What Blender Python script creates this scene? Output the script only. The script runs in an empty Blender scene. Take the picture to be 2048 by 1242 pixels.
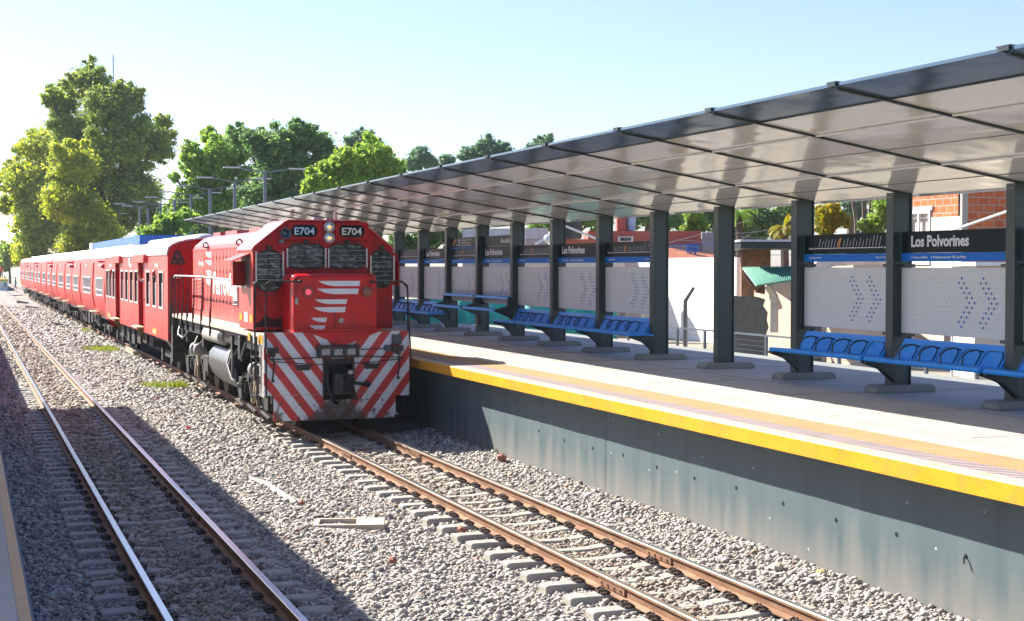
import bpy, math, random
import numpy as np
from mathutils import Vector, Matrix
R = math.radians
random.seed(7); rng = np.random.default_rng(7)
SC = bpy.context.scene
COL = SC.collection

# ------------------------------------------------------------------ camera, sky, sun, exposure
cam_d = bpy.data.cameras.new('camera'); cam = bpy.data.objects.new('camera', cam_d); COL.objects.link(cam)
cam_d.sensor_width = 36; cam_d.lens = 36 * 3000 / 2048; cam_d.clip_end = 4000; cam_d.clip_start = .1
cam.location = (0, 0, 2.98)
cam.rotation_euler = (R(90 - 1.72), 0, R(-20))
SC.camera = cam
SUN = Vector((-.704, 1.1, 1.0)).normalized()
EL = math.asin(SUN.z); AZ = math.atan2(SUN.x, SUN.y)
W = bpy.data.worlds.new('World'); SC.world = W; W.use_nodes = True
wn = W.node_tree; wn.nodes.clear()
sky = wn.nodes.new('ShaderNodeTexSky'); sky.sky_type = 'NISHITA'; sky.sun_disc = False
sky.sun_elevation = EL; sky.sun_rotation = AZ; sky.air_density = 1.0; sky.dust_density = .6; sky.ozone_density = 1.0
bg = wn.nodes.new('ShaderNodeBackground'); bg.inputs['Strength'].default_value = .058
wo = wn.nodes.new('ShaderNodeOutputWorld')
tint = wn.nodes.new('ShaderNodeMix'); tint.data_type = 'RGBA'; tint.blend_type = 'MULTIPLY'; tint.inputs[0].default_value = 1; tint.inputs[7].default_value = (.93, .965, 1.24, 1)
wn.links.new(sky.outputs[0], tint.inputs[6]); wn.links.new(tint.outputs[2], bg.inputs[0]); wn.links.new(bg.outputs[0], wo.inputs[0])
sl = bpy.data.lights.new('sun', 'SUN'); sl.energy = 5.0; sl.angle = R(.53); sl.color = (1, .94, .84)
so = bpy.data.objects.new('sun', sl); COL.objects.link(so)
so.rotation_euler = (-SUN).to_track_quat('-Z', 'Y').to_euler()
SC.view_settings.view_transform = 'Standard'; SC.view_settings.look = 'None'
SC.view_settings.gamma = 1; SC.view_settings.exposure = 1.58
SC.cycles.max_bounces = 6; SC.cycles.transparent_max_bounces = 8

def P(u, v, zc):                                   # a pixel of the 2048 px photo at a depth -> world point
    xc = (u - 1024) / 3000 * zc; t = R(20)
    return Vector((xc * math.cos(t) + zc * math.sin(t), -xc * math.sin(t) + zc * math.cos(t), 2.98 + (531 - v) / 3000 * zc))

# ------------------------------------------------------------------ materials
MATS = {}
def mat(name, col, rough=.6, metal=0., var=.12, vscale=6., bump=0., bscale=30., coat=0., dirt_or_sheen=None, dscale=3., damt=.5, trans=None, spec=.5, stretch=None, emit=None):
    if name in MATS: return MATS[name]
    m = bpy.data.materials.new(name); m.use_nodes = True; MATS[name] = m
    nt = m.node_tree; N = nt.nodes; L = nt.links
    b = N['Principled BSDF']
    b.inputs['Roughness'].default_value = rough; b.inputs['Metallic'].default_value = metal
    b.inputs['Specular IOR Level'].default_value = spec
    b.inputs['Coat Weight'].default_value = coat; b.inputs['Coat Roughness'].default_value = .12
    tc = N.new('ShaderNodeTexCoord'); src = tc.outputs['Object']
    if stretch:
        mp = N.new('ShaderNodeMapping'); mp.inputs['Scale'].default_value = stretch
        L.new(src, mp.inputs[0]); src = mp.outputs[0]
    n = N.new('ShaderNodeTexNoise'); n.inputs['Scale'].default_value = vscale; n.inputs['Detail'].default_value = 6; n.inputs['Roughness'].default_value = .6
    L.new(src, n.inputs['Vector'])
    r = N.new('ShaderNodeValToRGB'); L.new(n.outputs['Fac'], r.inputs[0])
    c = Vector(col)
    r.color_ramp.elements[0].position = .3; r.color_ramp.elements[1].position = .7
    r.color_ramp.elements[0].color = (*(c * (1 - var)), 1); r.color_ramp.elements[1].color = (*[min(1, x * (1 + var)) for x in c], 1)
    out = r.outputs[0]
    if dirt_or_sheen:
        n2 = N.new('ShaderNodeTexNoise'); n2.inputs['Scale'].default_value = dscale; n2.inputs['Detail'].default_value = 9; n2.inputs['Roughness'].default_value = .68
        L.new(src, n2.inputs['Vector'])
        r2 = N.new('ShaderNodeValToRGB'); L.new(n2.outputs['Fac'], r2.inputs[0])
        r2.color_ramp.elements[0].position = .5; r2.color_ramp.elements[1].position = .68
        r2.color_ramp.elements[0].color = (0, 0, 0, 1); r2.color_ramp.elements[1].color = (damt, damt, damt, 1)
        mx = N.new('ShaderNodeMix'); mx.data_type = 'RGBA'
        L.new(r2.outputs[0], mx.inputs[0]); L.new(out, mx.inputs[6]); mx.inputs[7].default_value = (*dirt_or_sheen, 1)
        out = mx.outputs[2]
    L.new(out, b.inputs['Base Color'])
    # uneven gloss
    rr = N.new('ShaderNodeMapRange'); L.new(n.outputs['Fac'], rr.inputs[0])
    rr.inputs[3].default_value = max(.02, rough - .08 * min(1, rough * 3)); rr.inputs[4].default_value = min(1, rough + .1)
    L.new(rr.outputs[0], b.inputs['Roughness'])
    if bump:
        n3 = N.new('ShaderNodeTexNoise'); n3.inputs['Scale'].default_value = bscale; n3.inputs['Detail'].default_value = 5
        L.new(src, n3.inputs['Vector'])
        bp = N.new('ShaderNodeBump'); bp.inputs['Strength'].default_value = bump; bp.inputs['Distance'].default_value = .02
        L.new(n3.outputs['Fac'], bp.inputs['Height']); L.new(bp.outputs[0], b.inputs['Normal'])
    if emit:
        b.inputs['Emission Color'].default_value = (*emit[0], 1); b.inputs['Emission Strength'].default_value = emit[1]
    return m

red = mat('red_paint', (.42, .006, .009), .36, var=.16, vscale=1.5, spec=.25, dirt_or_sheen=(.085, .014, .014), dscale=2.6, damt=.75, bump=.06, bscale=3, stretch=(1.6, 1, .55))
redside = mat('sunlit_red_paint', (.64, .060, .045), .42, var=.16, vscale=1.2, spec=.4, dirt_or_sheen=(.62, .16, .12), dscale=2.4, damt=.4, stretch=(1, 1, .35), bump=.03, bscale=4)  # sunlight put into a paler red for the sides facing it
nosered = mat('glossy_nose_paint', (.56, .004, .008), .2, var=.10, vscale=2, spec=.35, dirt_or_sheen=(.16, .012, .012), dscale=2.4, damt=.6, stretch=(1.5, 1, .6), bump=.05, bscale=2.5)
cabroof = mat('sun_glare_roof_red', (.62, .13, .13), .28, var=.1, vscale=2, dirt_or_sheen=(.4, .08, .08), dscale=3, damt=.4)  # sun glare on the locomotive roofs put into a lighter red
redroof = mat('bleached_glare_roof_paint', (.60, .34, .33), .45, var=.1, vscale=2, dirt_or_sheen=(.35, .2, .19), dscale=3, damt=.4)  # sun-bleached red, paled further with sun glare put into the colour
grey_roof = mat('vent_metal', (.6, .6, .6), .35, .3)
black = mat('black_metal', (.012, .013, .014), .5, var=.3, vscale=12, dirt_or_sheen=(.09, .07, .05), dscale=9, damt=.6, bump=.2)
blackrub = mat('black_rubber', (.01, .01, .01), .55)
grime = mat('grimy_underframe', (.018, .017, .015), .65, var=.5, vscale=14, dirt_or_sheen=(.15, .13, .10), dscale=11, damt=.5, bump=.4)
dust = mat('dusty_steel', (.4, .38, .34), .5, .2, var=.3, vscale=8, dirt_or_sheen=(.08, .07, .06), dscale=6, damt=.8)
tankm = mat('tank_steel', (.15, .15, .145), .35, .4, var=.2, vscale=6, dirt_or_sheen=(.06, .05, .04), dscale=4, damt=.8)
deckm = mat('deck_paint', (.55, .45, .37), .6, dirt_or_sheen=(.2, .15, .12), dscale=8, damt=.6)
white = mat('white_paint', (.75, .75, .74), .45, var=.08, dirt_or_sheen=(.4, .4, .38), dscale=8, damt=.4)
wtext = mat('white_lettering', (.72, .74, .76), .5, var=.03)
wletter = mat('faded_white_lettering', (.85, .74, .70), .5, var=.08, dirt_or_sheen=(.62, .12, .09), dscale=14, damt=.3)
yellow = mat('yellow_paint', (.76, .32, .003), .45, var=.1, vscale=3, dirt_or_sheen=(.50, .24, .05), dscale=3.5, damt=.6, bump=.1)
glass = mat('dark_glass', (.016, .032, .028), .05, var=.6, vscale=4, spec=.3, dirt_or_sheen=(.42, .50, .42), dscale=8, damt=.8, stretch=(1, 1, 2.4))  # greenish patches are reflections put into the pane colour
chrome = mat('bare_metal', (.5, .5, .5), .4, .7)
lampm = mat('headlight_glass', (.75, .72, .70), .12, .85, var=.35, vscale=25)
bulb = mat('warm_bulb', (.9, .4, .12), .3, emit=((1, .45, .12), .5))
redlamp = mat('red_lens', (.6, .02, .05), .2, emit=((1, .05, .1), .6))
interior = mat('car_interior', (.16, .17, .16), .7)
steel_g = mat('dark_green_steel', (.024, .046, .042), .42, var=.14, vscale=3, coat=.1, bump=.03)
steel_d = mat('darker_steel', (.012, .022, .022), .4, var=.2)
conc = mat('platform_concrete', (.38, .36, .325), .75, var=.14, vscale=.8, bump=.15, bscale=25, dirt_or_sheen=(.30, .28, .26), dscale=1.4, damt=.5)
conc2 = mat('plinth_concrete', (.24, .235, .2), .8, var=.12, vscale=6, bump=.2)
wallc = None
blue = mat('blue_plastic', (.004, .28, .85), .4, var=.06, vscale=2)
bluesign = mat('blue_sign', (.004, .15, .56), .5, var=.04, spec=.2)
signblk = mat('sign_black', (.006, .015, .017), .4, var=.1, spec=.12)
panelm = mat('panel_grey', (.60, .63, .63), .5, var=.04, vscale=1.5)
bluedot = mat('blue_dot', (.01, .10, .38), .5)
holem = mat('hole_dark', (.13, .14, .15), .8)
orange = mat('orange_mark', (.8, .3, .05), .5)
stonec = mat('culvert_concrete', (.5, .42, .33), .8, var=.12, vscale=8, bump=.3)
sleeper_m = mat('sleeper_concrete', (.33, .315, .28), .8, var=.18, vscale=7, bump=.3, dirt_or_sheen=(.2, .17, .13), dscale=6, damt=.6)
clipm = mat('rusty_clip', (.10, .075, .06), .6, .3, var=.4, vscale=20)
brickred = mat('brick_red', (.30, .11, .075), .8, var=.2, vscale=10, bump=.4)
whitewall = mat('white_render', (.8, .79, .76), .8, var=.04, vscale=1.2, bump=.1)
trunkm = mat('bark', (.10, .075, .05), .85, var=.35, vscale=5, bump=.5, stretch=(3, 3, .5))
terracotta = mat('terracotta_render', (.36, .10, .07), .8, var=.12, vscale=1.5, dirt_or_sheen=(.25, .08, .06), dscale=3, damt=.5)
greywall = mat('grey_block', (.38, .38, .40), .85, var=.12, vscale=2, bump=.2)
cream = mat('cream_plaster', (.62, .55, .46), .8, var=.1, vscale=1.5, dirt_or_sheen=(.42, .37, .3), dscale=2, damt=.5)
pinkwall = mat('peeling_plaster', (.58, .44, .34), .85, var=.14, vscale=3, dirt_or_sheen=(.38, .28, .2), dscale=3, damt=.6, bump=.3)
tarp = mat('grey_tarp', (.12, .125, .12), .7, var=.2, vscale=8, bump=.5, bscale=12)
teal = mat('teal_netting', (.04, .48, .38), .6, var=.25, vscale=3, bump=.3, bscale=6)
greensheet = mat('green_corrugated', (.06, .25, .18), .5, var=.2, vscale=4)
wood = mat('old_wood', (.20, .12, .07), .8, var=.4, vscale=6)
galv = mat('galvanised_sheet', (.45, .47, .49), .4, .4, var=.2, vscale=3)
tankbk = mat('black_tank', (.01, .015, .02), .4)
lampgrey = mat('lamp_grey', (.13, .16, .19), .45, .3)
skinm = mat('skin', (.45, .24, .16), .6, var=.05)
shinyrail = mat('polished_rail_head', (.62, .60, .56), .22, .9, var=.12, vscale=5, stretch=(20, .4, 1))
rustrail = mat('rusty_rail_side', (.21, .105, .055), .75, .1, var=.35, vscale=4, dirt_or_sheen=(.33, .22, .13), dscale=6, damt=.7, stretch=(1, .5, 2))

def nodes_wall():
    m = bpy.data.materials.new('platform_wall_paint'); m.use_nodes = True; nt = m.node_tree; N = nt.nodes; L = nt.links
    b = N['Principled BSDF']; b.inputs['Roughness'].default_value = .55
    tc = N.new('ShaderNodeTexCoord')
    mp = N.new('ShaderNodeMapping'); mp.inputs['Scale'].default_value = (1, 1.6, .25); L.new(tc.outputs['Object'], mp.inputs[0])
    n = N.new('ShaderNodeTexNoise'); n.inputs['Scale'].default_value = 2.2; n.inputs['Detail'].default_value = 8; L.new(mp.outputs[0], n.inputs[0])
    sp = N.new('ShaderNodeSeparateXYZ'); L.new(tc.outputs['Object'], sp.inputs[0])
    # dust splashed up from the ballast, a stain with a ragged upper edge
    a = N.new('ShaderNodeMath'); a.operation = 'MULTIPLY_ADD'; L.new(n.outputs[0], a.inputs[0]); a.inputs[1].default_value = 1.1; a.inputs[2].default_value = -.42
    s = N.new('ShaderNodeMath'); s.operation = 'SUBTRACT'; L.new(a.outputs[0], s.inputs[0]); L.new(sp.outputs[2], s.inputs[1])
    mr = N.new('ShaderNodeMapRange'); L.new(s.outputs[0], mr.inputs[0]); mr.inputs[1].default_value = -.25; mr.inputs[2].default_value = .35
    r = N.new('ShaderNodeValToRGB'); L.new(n.outputs[0], r.inputs[0])
    r.color_ramp.elements[0].position = .3; r.color_ramp.elements[0].color = (.072, .105, .113, 1)
    r.color_ramp.elements[1].position = .75; r.color_ramp.elements[1].color = (.105, .145, .155, 1)
    mx = N.new('ShaderNodeMix'); mx.data_type = 'RGBA'; L.new(mr.outputs[0], mx.inputs[0]); L.new(r.outputs[0], mx.inputs[6]); mx.inputs[7].default_value = (.20, .19, .17, 1)
    v = N.new('ShaderNodeTexVoronoi'); v.inputs['Scale'].default_value = 3.2; L.new(tc.outputs['Object'], v.inputs[0])
    lt = N.new('ShaderNodeMath'); lt.operation = 'LESS_THAN'; L.new(v.outputs[0], lt.inputs[0]); lt.inputs[1].default_value = .045
    m2 = N.new('ShaderNodeMix'); m2.data_type = 'RGBA'; L.new(lt.outputs[0], m2.inputs[0]); L.new(mx.outputs[2], m2.inputs[6]); m2.inputs[7].default_value = (.42, .45, .45, 1)
    L.new(m2.outputs[2], b.inputs['Base Color'])
    bp = N.new('ShaderNodeBump'); bp.inputs['Strength'].default_value = .12; L.new(n.outputs[0], bp.inputs['Height']); L.new(bp.outputs[0], b.inputs['Normal'])
    return m
wallc = nodes_wall()

def nodes_stripes():
    m = bpy.data.materials.new('striped_pilot_paint'); m.use_nodes = True; nt = m.node_tree; N = nt.nodes; L = nt.links
    b = N['Principled BSDF']; b.inputs['Roughness'].default_value = .4
    tc = N.new('ShaderNodeTexCoord'); sp = N.new('ShaderNodeSeparateXYZ'); L.new(tc.outputs['Object'], sp.inputs[0])
    def M(op, a, b_=None, c_=None):
        n = N.new('ShaderNodeMath'); n.operation = op
        for i, x in enumerate((a, b_, c_)):
            if x is None: continue
            if isinstance(x, (int, float)): n.inputs[i].default_value = x
            else: L.new(x, n.inputs[i])
        return n.outputs[0]
    t = M('MULTIPLY_ADD', M('ABSOLUTE', sp.outputs[0]), -1.32, sp.outputs[2])
    f = M('FRACT', M('MULTIPLY_ADD', t, 1 / .46, 10.0))
    st = M('LESS_THAN', f, .5)
    n = N.new('ShaderNodeTexNoise'); n.inputs['Scale'].default_value = 5; n.inputs['Detail'].default_value = 12; n.inputs['Roughness'].default_value = .75; L.new(tc.outputs['Object'], n.inputs[0])
    n2 = N.new('ShaderNodeTexNoise'); n2.inputs['Scale'].default_value = 2.2; n2.inputs['Detail'].default_value = 5; L.new(tc.outputs['Object'], n2.inputs[0])
    low = M('MULTIPLY', M('SUBTRACT', .75, sp.outputs[2]), .17)
    chip = M('GREATER_THAN', M('ADD', n.outputs[0], low), .615)
    # black soot and oil in the middle at the bottom
    ctr = M('SUBTRACT', M('SUBTRACT', .86, M('MULTIPLY', M('ABSOLUTE', sp.outputs[0]), 1.1)), sp.outputs[2])
    nz = N.new('ShaderNodeTexNoise'); nz.inputs['Scale'].default_value = 9; nz.inputs['Detail'].default_value = 10; nz.inputs['Roughness'].default_value = .7; L.new(tc.outputs['Object'], nz.inputs[0])
    gr_ = N.new('ShaderNodeMapRange'); L.new(M('ADD', ctr, M('MULTIPLY', nz.outputs[0], 1.0)), gr_.inputs[0]); gr_.inputs[1].default_value = .45; gr_.inputs[2].default_value = .66
    grim = gr_.outputs[0]
    mx = N.new('ShaderNodeMix'); mx.data_type = 'RGBA'; L.new(st, mx.inputs[0]); mx.inputs[6].default_value = (.62, .64, .68, 1); mx.inputs[7].default_value = (.5, .018, .022, 1)
    m2 = N.new('ShaderNodeMix'); m2.data_type = 'RGBA'; L.new(M('MULTIPLY', chip, .85), m2.inputs[0]); L.new(mx.outputs[2], m2.inputs[6]); m2.inputs[7].default_value = (.06, .04, .035, 1)
    m3 = N.new('ShaderNodeMix'); m3.data_type = 'RGBA'; L.new(M('MULTIPLY', grim, .92), m3.inputs[0]); L.new(m2.outputs[2], m3.inputs[6]); m3.inputs[7].default_value = (.035, .035, .03, 1)
    L.new(m3.outputs[2], b.inputs['Base Color'])
    bp = N.new('ShaderNodeBump'); bp.inputs['Strength'].default_value = .15; L.new(n2.outputs[0], bp.inputs['Height']); L.new(bp.outputs[0], b.inputs['Normal'])
    return m
stripes = nodes_stripes()

def nodes_island(name, cols, rough=.8, trans=0., bump=0.):
    m = bpy.data.materials.new(name); m.use_nodes = True; nt = m.node_tree; N = nt.nodes; L = nt.links
    b = N['Principled BSDF']; b.inputs['Roughness'].default_value = rough; b.inputs['Specular IOR Level'].default_value = .3
    g = N.new('ShaderNodeNewGeometry'); r = N.new('ShaderNodeValToRGB'); L.new(g.outputs['Random Per Island'], r.inputs[0])
    el = r.color_ramp.elements
    while len(el) < len(cols): el.new(.5)
    for i, c in enumerate(cols):
        el[i].position = c[0]; el[i].color = (*c[1], 1)
    out = r.outputs[0]
    if trans:
        tc = N.new('ShaderNodeTexCoord'); n = N.new('ShaderNodeTexNoise'); n.inputs['Scale'].default_value = .35; n.inputs['Detail'].default_value = 2
        L.new(tc.outputs['Object'], n.inputs[0])
        hs = N.new('ShaderNodeHueSaturation'); L.new(out, hs.inputs['Color'])
        mr = N.new('ShaderNodeMapRange'); L.new(n.outputs[0], mr.inputs[0]); mr.inputs[1].default_value = .3; mr.inputs[2].default_value = .7; mr.inputs[3].default_value = .9; mr.inputs[4].default_value = 1.45
        L.new(mr.outputs[0], hs.inputs['Value']); out = hs.outputs[0]
        t = N.new('ShaderNodeBsdfTranslucent'); mx = N.new('ShaderNodeMixShader'); mx.inputs[0].default_value = trans
        hs2 = N.new('ShaderNodeHueSaturation'); hs2.inputs['Hue'].default_value = .485; hs2.inputs['Saturation'].default_value = 1.1; hs2.inputs['Value'].default_value = 2.1
        L.new(out, hs2.inputs['Color']); L.new(hs2.outputs[0], t.inputs[0])
        L.new(b.outputs[0], mx.inputs[1]); L.new(t.outputs[0], mx.inputs[2]); L.new(mx.outputs[0], N['Material Output'].inputs[0])
    L.new(out, b.inputs['Base Color'])
    return m
stone_m = nodes_island('ballast_stone', [(0, (.19, .176, .16)), (.3, (.31, .288, .26)), (.65, (.41, .375, .33)), (.975, (.52, .48, .43)), (.99, (.33, .22, .16)), (1, (.30, .18, .13))], .85)
def stain(m):                                          # oil and rust between the rails, dust elsewhere: stays with the stones
    nt = m.node_tree; N = nt.nodes; L = nt.links; b = N['Principled BSDF']; src = b.inputs['Base Color'].links[0].from_socket
    tc = N.new('ShaderNodeTexCoord'); sp = N.new('ShaderNodeSeparateXYZ'); L.new(tc.outputs['Object'], sp.inputs[0])
    def M(op, a, b_):
        n = N.new('ShaderNodeMath'); n.operation = op
        for i, x in enumerate((a, b_)):
            if isinstance(x, (int, float)): n.inputs[i].default_value = x
            else: L.new(x, n.inputs[i])
        return n.outputs[0]
    n1 = N.new('ShaderNodeTexNoise'); n1.inputs['Scale'].default_value = .9; n1.inputs['Detail'].default_value = 6; L.new(tc.outputs['Object'], n1.inputs[0])
    d1 = M('SUBTRACT', .75, M('ABSOLUTE', M('SUBTRACT', sp.outputs[0], 6.298), 0)); d2 = M('SUBTRACT', .75, M('ABSOLUTE', M('SUBTRACT', sp.outputs[0], 2.11), 0))
    k = M('ADD', M('MULTIPLY', M('MAXIMUM', d1, d2), 1.0), M('MULTIPLY', M('SUBTRACT', n1.outputs[0], .5), 2.2))
    mr = N.new('ShaderNodeMapRange'); L.new(k, mr.inputs[0]); mr.inputs[1].default_value = -.1; mr.inputs[2].default_value = .9
    mx = N.new('ShaderNodeMix'); mx.data_type = 'RGBA'; mx.blend_type = 'MULTIPLY'; L.new(mr.outputs[0], mx.inputs[0]); L.new(src, mx.inputs[6]); mx.inputs[7].default_value = (.84, .77, .69, 1)
    L.new(mx.outputs[2], b.inputs['Base Color'])
stain(stone_m)
leafA = nodes_island('leaf_yellow_green', [(0, (.13, .18, .025)), (.5, (.22, .28, .035)), (1, (.34, .36, .06))], .55, .5)
leafB = nodes_island('leaf_deep_green', [(0, (.065, .13, .05)), (.6, (.11, .20, .07)), (1, (.19, .28, .08))], .5, .48)
leafC = nodes_island('leaf_bright_green', [(0, (.10, .18, .035)), (.5, (.17, .28, .05)), (1, (.28, .38, .08))], .5, .5)
leafD = nodes_island('leaf_blue_green', [(0, (.09, .16, .11)), (.6, (.13, .21, .13)), (1, (.18, .26, .14))], .55, .42)
leafF = nodes_island('leaf_olive_green', [(0, (.09, .14, .035)), (.5, (.16, .23, .05)), (1, (.27, .33, .08))], .5, .48)
leafE = nodes_island('leaf_golden', [(0, (.12, .15, .01)), (.5, (.22, .24, .015)), (1, (.38, .24, .02))], .5, .42)
grassm = nodes_island('grass_blade', [(0, (.06, .10, .015)), (1, (.17, .20, .04))], .6, .4)

def nodes_soffit(name, col, rough, metal):
    m = bpy.data.materials.new(name); m.use_nodes = True; nt = m.node_tree; N = nt.nodes; L = nt.links
    b = N['Principled BSDF']; b.inputs['Roughness'].default_value = rough; b.inputs['Metallic'].default_value = metal
    b.inputs['Base Color'].default_value = (*col, 1)
    tc = N.new('ShaderNodeTexCoord'); mp = N.new('ShaderNodeMapping'); mp.inputs['Scale'].default_value = (1.0, .55, 1); L.new(tc.outputs['Object'], mp.inputs[0])
    n = N.new('ShaderNodeTexNoise'); n.inputs['Scale'].default_value = 1.1; n.inputs['Detail'].default_value = 2; n.inputs['Distortion'].default_value = .4; L.new(mp.outputs[0], n.inputs[0])
    bp = N.new('ShaderNodeBump'); bp.inputs['Strength'].default_value = .5; bp.inputs['Distance'].default_value = .045; L.new(n.outputs[0], bp.inputs['Height']); L.new(bp.outputs[0], b.inputs['Normal'])
    return m
soffit = nodes_soffit('glossy_soffit_sheet', (.88, .85, .79), .12, .25)
flap = nodes_soffit('sky_tint_flap_sheet', (.10, .155, .20), .18, .5)  # reflected blue sky put into the base colour of the flap

def nodes_brick():
    m = bpy.data.materials.new('hollow_brick'); m.use_nodes = True; nt = m.node_tree; N = nt.nodes; L = nt.links
    b = N['Principled BSDF']; b.inputs['Roughness'].default_value = .85
    tc = N.new('ShaderNodeTexCoord'); sp = N.new('ShaderNodeSeparateXYZ'); L.new(tc.outputs['Object'], sp.inputs[0])
    a = N.new('ShaderNodeMath'); a.operation = 'ADD'; L.new(sp.outputs[0], a.inputs[0]); L.new(sp.outputs[1], a.inputs[1])
    cb = N.new('ShaderNodeCombineXYZ'); L.new(a.outputs[0], cb.inputs[0]); L.new(sp.outputs[2], cb.inputs[1])
    br = N.new('ShaderNodeTexBrick'); L.new(cb.outputs[0], br.inputs[0]); br.inputs['Scale'].default_value = 1
    br.inputs['Brick Width'].default_value = .34; br.inputs['Row Height'].default_value = .2; br.inputs['Mortar Size'].default_value = .016; br.inputs['Mortar Smooth'].default_value = .3
    br.inputs['Color1'].default_value = (.58, .12, .025, 1); br.inputs['Color2'].default_value = (.68, .18, .045, 1); br.inputs['Mortar'].default_value = (.42, .36, .31, 1)
    n = N.new('ShaderNodeTexNoise'); n.inputs['Scale'].default_value = 4; n.inputs['Detail'].default_value = 6; L.new(tc.outputs['Object'], n.inputs[0])
    mx = N.new('ShaderNodeMix'); mx.data_type = 'RGBA'; mx.blend_type = 'MULTIPLY'; mx.inputs[0].default_value = .5; L.new(br.outputs[0], mx.inputs[6])
    r = N.new('ShaderNodeValToRGB'); L.new(n.outputs[0], r.inputs[0]); r.color_ramp.elements[0].color = (.5, .5, .5, 1); r.color_ramp.elements[0].position = .3; L.new(r.outputs[0], mx.inputs[7])
    L.new(mx.outputs[2], b.inputs['Base Color'])
    bp = N.new('ShaderNodeBump'); bp.inputs['Strength'].default_value = .6; bp.invert = True; L.new(br.outputs['Fac'], bp.inputs['Height']); L.new(bp.outputs[0], b.inputs['Normal'])
    return m
brickm = nodes_brick()

def nodes_tactile(name, col, low, kind):
    m = bpy.data.materials.new(name); m.use_nodes = True; nt = m.node_tree; N = nt.nodes; L = nt.links
    b = N['Principled BSDF']; b.inputs['Roughness'].default_value = .7
    tc = N.new('ShaderNodeTexCoord')
    if kind == 'dome':
        v = N.new('ShaderNodeTexVoronoi'); v.inputs['Randomness'].default_value = 0; v.inputs['Scale'].default_value = 11; v.voronoi_dimensions = '2D'; L.new(tc.outputs['Object'], v.inputs[0])
        src = v.outputs[0]; lo, hi = .3, .42
    else:
        w = N.new('ShaderNodeTexWave'); w.bands_direction = 'Y'; w.inputs['Scale'].default_value = 3.6; L.new(tc.outputs['Object'], w.inputs[0]); src = w.outputs['Fac']; lo, hi = .2, .8
    r = N.new('ShaderNodeValToRGB'); L.new(src, r.inputs[0]); r.color_ramp.elements[0].position = lo; r.color_ramp.elements[1].position = hi
    r.color_ramp.elements[0].color = (*col, 1); r.color_ramp.elements[1].color = (*low, 1)
    n = N.new('ShaderNodeTexNoise'); n.inputs['Scale'].default_value = 3; n.inputs['Detail'].default_value = 6; L.new(tc.outputs['Object'], n.inputs[0])
    mx = N.new('ShaderNodeMix'); mx.data_type = 'RGBA'; mx.blend_type = 'MULTIPLY'; mx.inputs[0].default_value = .35; L.new(r.outputs[0], mx.inputs[6]); L.new(n.outputs[0], mx.inputs[7])
    L.new(mx.outputs[2], b.inputs['Base Color'])
    bp = N.new('ShaderNodeBump'); bp.invert = kind == 'dome'; bp.inputs['Strength'].default_value = .8; bp.inputs['Distance'].default_value = .006; L.new(src, bp.inputs['Height']); L.new(bp.outputs[0], b.inputs['Normal'])
    return m
domes = nodes_tactile('yellow_dome_tiles', (.56, .29, .05), (.33, .25, .17), 'dome')
ribs_m = nodes_tactile('purple_ribbed_strip', (.42, .36, .35), (.17, .12, .14), 'rib')
dots_m = nodes_tactile('pale_dotted_strip', (.46, .44, .42), (.36, .34, .33), 'dome')

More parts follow.
